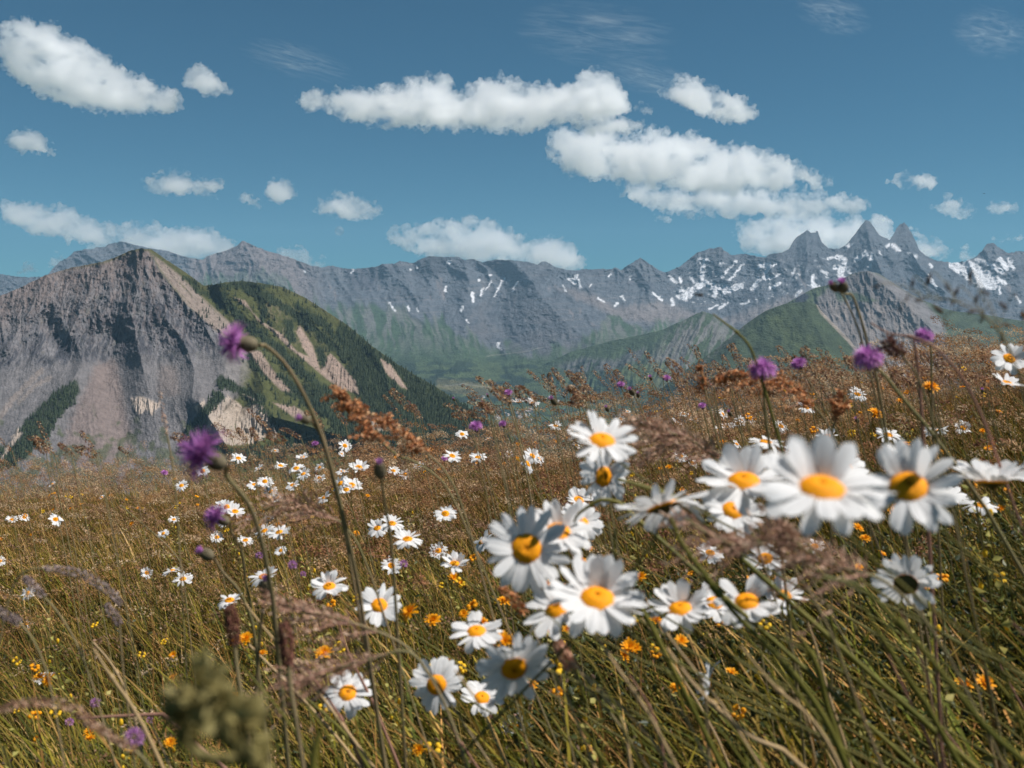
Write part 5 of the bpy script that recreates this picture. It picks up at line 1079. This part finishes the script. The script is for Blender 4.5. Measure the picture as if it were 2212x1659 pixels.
# yellow rattle: spikes of pale green bracts with yellow lips
def rattle_geo(r, h):
    P = []; D = []; L_ = []
    for k in range(26):
        t = k / 26; a = k * 2.4; P.append((0.006 * math.cos(a), 0.006 * math.sin(a), h * (0.45 + 0.55 * t))); D.append((math.cos(a), math.sin(a), 0.35)); L_.append(0.020 * (1 - 0.5 * t))
    V, F = diamonds(np.array(P), nrm(np.array(D)), np.array(L_), np.array(L_) * 0.62, rs); return V, F
def rattle(x, y, h, label, group=None):
    z = float(G(x, y, False)); e = root_at('yellow_rattle', (x, y, z), label, 'yellow rattle', group)
    child('stem', tube('stem', bez(np.zeros(3), np.array((0, 0, h * 0.4)), np.array((-0.03, 0, h * 0.7)), np.array((-0.06, 0, h)), 8), 0.0014, M_stem, 5), e, (0, 0, 0))
    V, F = rattle_geo(rf, h); V[:, 0] -= 0.06 * (V[:, 2] / h) ** 2; child('bracts', np_mesh('bracts', V, F, M_rattle), e, (0, 0, 0))
    for k in range(4):
        t = 0.55 + 0.4 * k / 4; a = k * 2.1; child('flower_lip', LIP, e, (0.015 * math.cos(a) - 0.06 * t * t, 0.015 * math.sin(a), h * t))
for px, py, Y, lab in ((300,1480,1.5,'pale rattle spike with yellow lips in the lower left'),(110,1610,1.25,'pale rattle spike at the bottom left corner'),(152,1325,2.1,'yellow tipped rattle above the lower left daisy'),(705,1180,2.3,'pale rattle plants left of the arching thistle stem'),(2080,1260,1.2,'bushy pale rattle at the right under the daisies'),(2190,985,1.3,'rattle spike with yellow flowers at the right edge'),(1330,1400,1.3,'pale rattle among the stalks under the half shaded daisy'),(1400,1010,2.2,'rattle tuft behind the swept daisy'),(760,1360,1.5,'pale rattle right of the hanging orange bloom'),(1950,1530,1.2,'straw coloured rattle low in the right grass')):
    q = pt(px, py, Y); rattle(q.x, q.y, max(0.16, q.z - float(G(q.x, q.y, False))), lab)
for x, y in meadow_points(34, 1.3, 4.0, rs): rattle(x, y, rs.uniform(0.18, 0.28), 'pale green rattle spike buried in the meadow grass', 'rattle spikes buried in the grass')

# ------------------------------------------------------------------ single grasses, seed heads and stalks close to the camera
def furry(path, rad, n, ln, pal, rg2, mat=None):
    """seed head: husks packed round a curved axis"""
    P = smooth_path(path, 30); T = nrm(np.gradient(P, axis=0)); k = rg2.integers(0, 29, n); f = rg2.random(n)[:, None]
    C = P[k] * (1 - f) + P[k + 1] * f; t = (k + f[:, 0]) / 30
    rr3 = rad * np.sqrt(np.clip(np.sin(np.pi * (0.06 + 0.9 * t)), 0.05, 1)) * rg2.uniform(0.55, 1.1, n)
    d = nrm(np.cross(T[k], rg2.normal(size=(n, 3)))); V, F = diamonds(C + d * rr3[:, None] * 0.7, nrm(d * 0.8 + T[k] * 0.8), rg2.uniform(0.7, 1.3, n) * ln, np.full(n, ln * 0.45), rg2)
    c = np.array(pal)[rg2.integers(0, len(pal), n)] * rg2.uniform(0.7, 1.3, (n, 1)); return V, F, np.repeat(c, 4, 0)
def S3(pts_, Y, dY=0.0): return [np.array(pt(a, b, Y + dY * k)) for k, (a, b) in enumerate(pts_)]
def seed_grass(name, label, cat, head, stem, Y, rad, n, ln, pal, srad=0.0009, smat=None, dY=0.0, group=None):
    H = S3(head, Y, dY); st = S3(stem, Y, dY); Sx = smooth_path([H[-1]] + st, 16)[::-1]
    Sx = to_ground(Sx); b = Sx[0]
    e = root_at(name, b, label, cat, group); child('stem', tube('stem', Sx - b, srad, smat or M_stem2, 5), e, (0, 0, 0))
    V, F, C = furry(H, rad, n, ln, pal, rs); child('seed_head', np_mesh('seed_head', V - b, F, M_seed, C), e, (0, 0, 0)); return e
GREYP = [(0.42,0.33,0.31),(0.32,0.24,0.23),(0.52,0.42,0.38),(0.26,0.19,0.18)]
RUSTP = [(0.64,0.30,0.13),(0.52,0.22,0.09),(0.72,0.44,0.24),(0.44,0.19,0.09)]
DARKP = [(0.16,0.075,0.06),(0.24,0.11,0.08),(0.11,0.055,0.05)]
DUSKP = [(0.44,0.26,0.17),(0.55,0.36,0.25),(0.33,0.18,0.12),(0.62,0.44,0.32)]
seed_grass('foxtail_stalk','short grey foxtail head at the left edge above the long drooping one','grass stalk',[(52,1244),(62,1256),(78,1272),(94,1288)],[(130,1330),(170,1400),(200,1480)],0.95,0.0042,300,0.0030,GREYP)
seed_grass('foxtail_stalk','long grey pink foxtail drooping to the right in the left grass','grass stalk',[(263,1308),(245,1285),(215,1262),(180,1242),(140,1232),(98,1227)],[(60,1232),(30,1262),(10,1330)],0.90,0.0044,520,0.0030,GREYP)
seed_grass('foxtail_stalk','grey foxtail hanging just under the tip of the long one','grass stalk',[(229,1302),(238,1318),(250,1334),(258,1346)],[(262,1400),(268,1470),(280,1560)],0.95,0.0040,260,0.0030,GREYP)
seed_grass('foxtail_stalk','grey foxtail head entering from the left edge','grass stalk',[(-14,1312),(5,1324),(24,1334),(40,1343)],[(70,1380),(100,1450),(120,1540)],0.85,0.0042,280,0.0030,GREYP)
seed_grass('drooping_stalk','thin blurred brown stalk arching over the bottom left corner','grass stalk',[(-10,1535),(50,1520),(108,1517),(160,1532),(200,1565),(240,1590),(290,1620)],[(320,1650),(340,1690)],0.62,0.0022,500,0.0034,DUSKP)
def plantain(px, y0, y1, w, Y, label):
    seed_grass('plantain', label, 'plantain', [(px - 4, y0), (px + 2, (y0 + y1) / 2), (px + 6, y1)], [(px + 12, y1 + 60), (px + 26, y1 + 140), (px + 50, y1 + 300)], Y, w / 2 / FP * Y, 620, 0.0030, [(0.24,0.10,0.07),(0.32,0.15,0.10),(0.17,0.07,0.05)], 0.0016)
plantain(500,1305,1388,32,0.72,'blurred brown plantain head in front of a hidden daisy')
plantain(616,1340,1432,36,0.66,'thicker furry brown plantain head right of the first one')
seed_grass('dry_ear','salmon pink dry ear among stalks below the low swept daisy','grass stalk',[(1202,1382),(1212,1400),(1222,1420),(1232,1438)],[(1250,1470),(1300,1520),(1345,1575)],0.75,0.0035,130,0.006,[(0.62,0.34,0.22),(0.70,0.44,0.30),(0.50,0.26,0.17)])
seed_grass('dry_ear','salmon pink ear slanting right of the flat daisy','grass stalk',[(1075,1265),(1095,1280),(1115,1300),(1130,1320)],[(1150,1360),(1180,1420),(1200,1480)],0.95,0.0040,130,0.006,RUSTP)
for hd, st_, Y, lab in (([(355,1155),(330,1118),(300,1098),(262,1092)],[(380,1200),(400,1280)],1.6,'fine arched straw in the left meadow'),([(360,935),(352,890),(345,842)],[(372,1000),(380,1070),(385,1140)],1.1,'bare upright twig with small side shoots before the talus')):
    seed_grass('thin_grass_stalk', lab, 'grass stalk', hd[::-1] if hd[0][0] == 360 else hd, st_, Y, 0.0014, 60, 0.0035, DUSKP, 0.0009)

M_red = simple_mat('reddish_stalk', (0.26, 0.13, 0.09), (0.32, 0.17, 0.12), 12, 0.6, 0.05)
def sorrel(label, axis, stem, Y, pal, n=420, rad=0.010, ln=0.0042, br=9, srad=0.0011, name='sorrel'):
    """reddish stalk whose short branches carry tight clusters of round seeds"""
    A = smooth_path(S3(axis, Y), 24); st = S3(stem, Y); Sx = smooth_path([A[-1]] + st, 16)[::-1]
    Sx = to_ground(Sx); b = Sx[0]
    e = root_at(name, b, label, 'sorrel'); child('stem', tube('stem', np.vstack([Sx, A[::-1]]) - b, srad, M_stem2, 5), e, (0, 0, 0))
    du = pal is DUSKP or pal is DARKP; nb = int(br * (3.2 if du else 2.2)); PP = []; DD = []; BV_ = []; BF_ = []
    T = nrm(np.gradient(A, axis=0))
    for q in range(nb):
        i = int(rs.integers(0, 23)); out = nrm(np.cross(T[i], rs.normal(size=3))); d0 = nrm(out * rs.uniform(0.5, 1.0) - T[i] * rs.uniform(0.6, 1.3) + np.array((-0.2, 0, 0.1))); Lb = rad * rs.uniform(1.2, 3.0) * math.sqrt(0.25 + i / 24)
        B = np.array([A[i] + d0 * Lb * t + np.array((-0.25, 0, -0.35)) * Lb * t * t for t in np.linspace(0, 1, 5)])
        w_ = np.array((0, 0.00018, 0.00018)); o_ = len(BV_) ; 
        for t in range(5): BV_ += [B[t] - w_, B[t] + w_]
        BF_ += [(o_ + 2 * t, o_ + 2 * t + 1, o_ + 2 * t + 3, o_ + 2 * t + 2) for t in range(4)]
        m_ = max(4, int(n * (0.85 if du else 1.3) / nb)); tt = rs.uniform(0.15, 1, m_); k_ = np.minimum((tt * 4).astype(int), 3); f_ = (tt * 4 - k_)[:, None]
        PP.append(B[k_] * (1 - f_) + B[k_ + 1] * f_ + rs.normal(0, rad * 0.10, (m_, 3))); DD.append(nrm(d0 * (0.9 if du else 0.3) + rs.normal(size=(m_, 3)) * (0.35 if du else 0.8) + np.array((0, 0, 0 if du else -0.4))))
    P = np.concatenate(PP); D_ = np.concatenate(DD); n = len(P)
    V, F = diamonds(P - b, D_, rs.uniform(0.7, 1.3, n) * ln * (1.5 if du else 0.95), np.full(n, ln * (0.45 if du else 0.75)), rs)
    child('branches', np_mesh('branches', np.array(BV_) - b, np.array(BF_), M_red), e, (0, 0, 0))
    c = np.array(pal)[rs.integers(0, len(pal), n)] * rs.uniform(0.7, 1.25, (n, 1)); child('seed_head', np_mesh('seed_head', V, F, M_rust, np.repeat(c, 4, 0)), e, (0, 0, 0))
sorrel('rust coloured sorrel sweeping up left in front of the dark wooded ridge',[(737,853),(765,875),(800,895),(840,915),(875,940),(905,965),(932,988)],[(955,1010),(985,1060),(1010,1130)],1.05,RUSTP,900,0.013,0.0046,16)
sorrel('second rust coloured sorrel branch nested under the sweeping one',[(770,885),(800,930),(830,960),(860,985)],[(900,1000),(955,1040),(990,1100)],1.10,RUSTP,420,0.012,0.0044,10)
sorrel('rusty sorrel arching over the right crest behind the round purple bloom',[(1565,815),(1610,810),(1655,812),(1700,830),(1740,858),(1765,885)],[(1790,920),(1820,980)],1.25,RUSTP,760,0.014,0.0050,16)
sorrel('upright sorrel tip with bead like seeds right of the arching rusty one',[(1825,842),(1822,868),(1812,895),(1800,920)],[(1795,960),(1795,1010)],1.15,RUSTP,260,0.008,0.0050,8)
sorrel('dark brown sorrel head hooked down beside the round purple bloom',[(1914,748),(1925,744),(1938,752),(1950,768),(1958,782)],[(1975,800),(2000,860),(2020,930)],0.85,DARKP,210,0.0055,0.0038,8)
sorrel('tall orange sorrel spire left of the lowest round purple bloom',[(1512,790),(1518,815),(1522,840),(1530,870)],[(1545,930),(1560,990)],1.3,RUSTP,200,0.006,0.0040,8)
sorrel('blurred brown seed cloud above the row of three daisies',[(1690,1150),(1730,1180),(1770,1205),(1830,1230),(1890,1245)],[(1930,1270),(1990,1330),(2050,1420)],0.62,DUSKP,700,0.018,0.0040,18)
sorrel('blurred brown seed cloud over the neat daisy',[(1480,1120),(1540,1160),(1600,1180),(1650,1175)],[(1700,1210),(1760,1300),(1800,1380)],0.66,DUSKP,420,0.014,0.0036,12)
sorrel('brown plumes left of the daisy cluster in the middle',[(1380,915),(1430,930),(1490,950),(1540,985),(1560,1010)],[(1590,1060),(1620,1130)],0.95,DUSKP,700,0.016,0.0042,16)
sorrel('brown plume between the plantain heads and the open daisy',[(600,1300),(650,1320),(700,1330),(760,1345),(830,1370)],[(880,1400),(940,1470)],0.80,DUSKP,650,0.016,0.0038,16)
sorrel('brown plume crossing the daisy with the seed stalk over its centre',[(640,1480),(690,1450),(740,1440),(800,1425),(860,1405)],[(900,1420),(950,1500),(980,1570)],0.72,DUSKP,420,0.018,0.0036,14)
sorrel('brown plumes bowed left in the middle left meadow',[(540,1115),(600,1090),(650,1088),(700,1110),(740,1130)],[(770,1170),(800,1240)],1.1,DUSKP,600,0.020,0.0044,16)
sorrel('brown plume over the right meadow behind the widest daisy',[(1400,985),(1450,960),(1510,965),(1570,985)],[(1610,1010),(1660,1080)],1.1,DUSKP,500,0.015,0.0044,14)

# oat grass right in front of the lens, far out of focus
e0 = pt(2235, 1000, 0.58); g0 = float(G(e0.x, e0.y, False)); b0 = np.array((e0.x + 0.03, e0.y, g0))
oat = root_at('oat_stalk', b0, 'very blurred oat grass with dark hanging spikelets before the right mountains', 'grass stalk')
mainp = smooth_path(S3([(2235,1000),(2215,860),(2190,780),(2160,720),(2120,680),(2060,650),(1990,640)], 0.58), 24)
child('stem', tube('stem', np.vstack([b0, mainp]) - b0, np.linspace(0.0009, 0.0004, 25), M_stem2, 5), oat, (0, 0, 0))
SPK = [((2096,595),0.1,30),((2006,603),0.35,34),((1971,610),0.15,24),((2046,620),-0.5,24),((2066,630),0.4,26),((1894,619),1.2,20),((1986,648),1.5,26),((2026,668),-0.9,34),((2129,632),-1.1,22),((2166,660),-0.85,30),((2109,645),0.4,26),((2121,690),0.6,20),((2099,674),1.4,26),((2174,702),-1.3,24),((2164,727),0.05,26),((2209,680),0.1,26),((1959,645),0.1,14),((2096,610),0.0,16),((2058,655),0.5,18),((2040,700),-0.6,16),((1945,668),0.3,14),((2195,640),-0.4,16)]
M_oat = simple_mat('oat_spikelet', (0.07, 0.045, 0.04), (0.13, 0.08, 0.05), 200, 0.7, 0.15)
sp_me = lathe('spikelet', [(0.0, -1.0), (0.20, -0.7), (0.30, -0.2), (0.25, 0.3), (0.10, 0.75), (0.0, 1.0)], M_oat, 6)
for (px, py), a, L_ in SPK:
    Y = 0.58 + rf.uniform(-0.04, 0.04); p = np.array(pt(px, py, Y)); o = child('spikelet', sp_me, oat, Vector(p - b0), (0, -a, 0), L_ / 2 / FP * Y)
    o.rotation_euler = (0, a if True else 0, 0)
    j = int(np.argmin(np.abs(mainp[:, 0] - (p[0] + 0.006)))); up_ = np.array((math.sin(a), 0, math.cos(a))) * L_ / 2 / FP * Y
    child('stalk', tube('stalk', bez(mainp[j], mainp[j] + (0, 0, 0.004), p + up_ + (0, 0, 0.004), p + up_, 6) - b0, 0.00022, M_stem2, 4), oat, (0, 0, 0))

def stalk(label, pts_, Y, w, mat, dY=0.0, group=None, kinks=True, name='grass_stalk'):
    P = smooth_path(S3(pts_, Y, dY), 24)[::-1]; P = to_ground(P); b = P[0]
    R = w / 2 / FP * Y; rr4 = np.linspace(1.15, 0.55, len(P)) * R
    e = root_at(name, b, label, 'grass stalk', group); child('stem', tube('stem', P - b, rr4, mat, 7), e, (0, 0, 0))
    if kinks:
        k = 15; child('node', tube('node', (P[k:k + 2] - b), R * 1.45, mat, 7), e, (0, 0, 0))
    return e
M_straw = simple_mat('straw', (0.42, 0.29, 0.14), (0.52, 0.36, 0.20), 12, 0.6, 0.1)
M_olst = simple_mat('olive_stalk', (0.11, 0.11, 0.018), (0.19, 0.165, 0.035), 12, 0.5, 0.12)
stalk('thick olive stalk running from the swept daisy to the bottom right',[(1448,1118),(1472,1172),(1515,1232),(1590,1328),(1705,1445),(1781,1553),(1830,1660)],0.62,15,M_olst)
stalk('thick olive stalk turning pink towards the bottom right corner',[(1775,1247),(1849,1264),(1915,1320),(1979,1386),(2073,1502),(2141,1583),(2220,1650)],0.50,15,M_olst)
stalk('olive stalk with a bend left of the pinkish one',[(1700,1310),(1722,1365),(1765,1440),(1785,1520),(1808,1590)],0.70,13,M_olst)
stalk('olive stalk under the daisy seen from behind',[(1865,1310),(1900,1370),(1933,1421),(1968,1475),(1998,1518)],0.62,12,M_olst)
stalk('pale straw stalk in the lower right',[(1600,1395),(1640,1445),(1680,1490),(1743,1543),(1785,1600),(1815,1660)],0.66,9,M_straw)
stalk('pale broken straw lying across the bottom middle right',[(1440,1400),(1500,1480),(1560,1540),(1620,1590),(1690,1620)],0.68,11,M_straw)
stalk('straw coloured stalk under the salmon pink ear',[(1250,1450),(1300,1500),(1345,1560),(1360,1640)],0.72,7,M_straw)
stalk('hooked green stalk crossing the daisies in the middle',[(1240,1128),(1248,1112),(1270,1095),(1300,1080),(1335,1085)],0.80,9,M_olst,kinks=False)
stalk('curved olive stalk rising to the right of the half shaded daisy',[(1330,1140),(1328,1200),(1345,1250),(1375,1300),(1400,1340)],0.70,11,M_olst)
stalk('horizontal olive stalk right of the shaded brown centred daisy',[(1335,1036),(1370,1045),(1410,1058),(1450,1072)],0.72,12,M_olst,kinks=False)
stalk('long reddish stalk arching over the right hills',[(1881,697),(1905,712),(1929,722),(1971,728),(2014,747),(2056,787),(2094,842),(2130,920)],0.80,6,M_red)
stalk('grass tip slanting against the green hill',[(1540,678),(1565,697),(1590,716),(1612,738),(1625,760),(1640,800)],0.95,6,M_olst)
stalk('thin twig lying level in the lower left grass',[(165,1552),(220,1549),(280,1546),(350,1543)],1.0,8,M_red,kinks=False)
stalk('upright reddish stalk left of the smallest round bloom',[(1972,728),(1978,760),(1985,820),(1990,880)],0.9,7,M_red)
rk = random.Random(31)
for k in range(46):      # the tangle of bent stalks low on the right and along the bottom
    x = rk.uniform(1150, 2250) if k < 34 else rk.uniform(60, 1150); y = rk.uniform(1280, 1560); L_ = rk.uniform(130, 330); sl = rk.uniform(0.35, 1.0); Y = rk.uniform(0.62, 1.15)
    pts_ = [(x + L_ * t * sl + 14 * math.sin(t * 3 + k), y + L_ * t * (1.05 - 0.25 * (1 - t))) for t in (0, 0.25, 0.5, 0.75, 1.0)]
    stalk('bent grass stalk leaning left in the near grass', pts_, Y, rk.uniform(4, 9), (M_olst, M_olst, M_straw, M_red)[rk.randrange(4)], group='bent stalks of the near grass', kinks=k % 2 == 0)
# long single grass tips that stand out of the crest
for k in range(170):
    x0 = rk.uniform(0, 2200) if k < 80 else rk.uniform(1050, 2210); base = float(np.interp(x0, [0, 700, 1100, 1500, 2200], [1010, 960, 900, 860, 850])); h = rk.uniform(10, 95) * (1.3 if x0 > 1400 else 1); Y = rk.uniform(1.5, 3.4)
    tip = (x0 - rk.uniform(20, 70), base - h); md = (x0 - rk.uniform(0, 14), base - h * 0.45)
    seed_grass('seeding_stalk', 'thin seeding grass stalk rising over the meadow crest', 'grass stalk', [tip, ((tip[0] + md[0]) / 2 - 3, (tip[1] + md[1]) / 2 - 4), md], [(x0 + 8, base + 40), (x0 + 30, base + 140)], Y, 0.0045 if k % 3 else 0.011, 110 if k % 3 else 210, 0.0052, BROWN + DARKP, 0.0008, group='seeding grass stalks over the crest')

# blurred olive plant right before the lens, bottom left
bq = pt(590, 1700, 0.28); bb = np.array((bq.x + 0.02, bq.y, float(G(bq.x, bq.y, False))))
bl = root_at('leafy_plant', bb, 'large very blurred olive green plant at the bottom left, close to the lens', 'plant')
tops = [(430,1490,78,0.27),(395,1560,62,0.28),(520,1570,70,0.27),(478,1520,60,0.26),(560,1640,45,0.28)]
for (px, py, r_, Y) in tops:
    c = np.array(pt(px, py, Y)); R = r_ / FP * Y; n = 75
    d = nrm(rs.normal(size=(n, 3)) + (0, 0, 0.3)); P = c + d * (R * rs.uniform(0.15, 0.72, n))[:, None]
    LV = []; LF = []
    for q in range(46):
        ax = nrm(d[q] + rs.normal(size=3) * 0.4 + np.array((0, 0, 0.35))); sd2 = nrm(np.cross(ax, rs.normal(size=3))); nn_ = np.cross(ax, sd2); ll = R * rs.uniform(0.5, 0.95); wl = ll * rs.uniform(0.20, 0.32); p0 = c - bb + d[q] * R * rs.uniform(0.05, 0.5); o_ = len(LV)
        for t in np.linspace(0, 1, 6):
            wv = wl * math.sin(math.pi * min(0.97, t * 0.94 + 0.05)) ; ctr = p0 + ax * ll * t - nn_ * ll * 0.35 * t * t
            LV += [ctr - sd2 * wv + nn_ * wv * 0.35, ctr, ctr + sd2 * wv + nn_ * wv * 0.35]
        LF += grid_faces(3, 6, o_)
    V, F = np.array(LV), np.array(LF)
    child('leaf_cluster', np_mesh('leaf_cluster', V, F, M_olive), bl, (0, 0, 0))
    s0 = np.array(pt(570, 1690, 0.28)); child('stem', tube('stem', bez(s0, s0 + (0, 0, 0.015), c - (0, 0, 0.02), c, 8) - bb, 0.0018, M_olive, 6), bl, (0, 0, 0))
child('stem', tube('stem', np.array([bb, (bb + np.array(pt(570, 1690, 0.28))) / 2 + (0.004, 0, 0), np.array(pt(570, 1690, 0.28))]) - bb, 0.0022, M_olive, 6), bl, (0, 0, 0))
stalk('broad blurred green blade at the bottom left',[(690,1580),(680,1620),(672,1680)],0.45,22,M_olst,kinks=False)

# bird far off, a fly, the day moon
mb_, _, pb_ = nodes('dark_feather'); pb_.inputs['Base Color'].default_value = (0.02, 0.02, 0.022, 1)
me = bpy.data.meshes.new('bird'); me.from_pydata([(-0.35,0.1,0),(-0.12,0.02,0.08),(0,-0.22,0),(0.12,0.02,0.08),(0.35,0.1,0),(0,0.2,0.02),(0,0,-0.05),(0,0,0.06),(0.0,0.32,0.0)], [], [(0,1,6),(1,7,6),(3,4,6),(7,3,6),(2,7,1),(2,3,7),(2,6,3),(2,1,6),(5,7,1),(5,3,7),(5,1,6),(5,6,3),(8,5,7)]); me.materials.append(mb_)
o = link('bird', me, loc=pt(2126, 418, 240)); tag(o, 'tiny dark bird in the sky above the far right summit', 'bird')
V0, F0 = ICO; fly = np.concatenate([V0 * (0.0032, 0.0016, 0.0015), V0 * (0.0015, 0.0014, 0.0014) + (-0.004, 0, 0.0003)])
o = link('fly', np_mesh('fly', fly, np.concatenate([F0, F0 + len(V0)]), mb_), loc=pt(1513, 637, 0.9)); tag(o, 'small blurred insect in the air before the snowy cirque', 'insect')
M_moon = bpy.data.materials.new('moon_rock'); M_moon.use_nodes = True; nt = M_moon.node_tree; pbm = nt.nodes['Principled BSDF']; pbm.inputs['Base Color'].default_value = (0.5, 0.5, 0.5, 1); pbm.inputs['Alpha'].default_value = 0.14
bm = bmesh.new(); bmesh.ops.create_uvsphere(bm, u_segments=24, v_segments=16, radius=10.0 / FP * 62000); me = bpy.data.meshes.new('moon'); bm.to_mesh(me); bm.free(); me.materials.append(M_moon)
o = link('moon', me, loc=pt(733, 499, 62000)); tag(o, 'faint pale daytime moon over the left of the far ridge', 'moon')

# ------------------------------------------------------------------ air between here and the far range
m = bpy.data.materials.new('haze_air'); m.use_nodes = True; nt = m.node_tree; nt.nodes.remove(nt.nodes['Principled BSDF'])
v = nt.nodes.new('ShaderNodeVolumePrincipled'); v.inputs['Color'].default_value = (0.45, 0.74, 1.0, 1); v.inputs['Density'].default_value = 2.9e-5; v.inputs['Anisotropy'].default_value = 0.0
nt.links.new(v.outputs[0], nt.nodes['Material Output'].inputs['Volume'])
bm = bmesh.new(); bmesh.ops.create_cube(bm, size=1.0); me = bpy.data.meshes.new('haze'); bm.to_mesh(me); bm.free(); me.materials.append(m)
hz = link('haze', me); hz['kind'] = 'stuff'; hz.scale = (24000, 15000, 3400); hz.location = (0, 7200, 0 - 1900 + 1700 + 1)
hz['label'] = 'pale blue haze in the air before the far mountains'
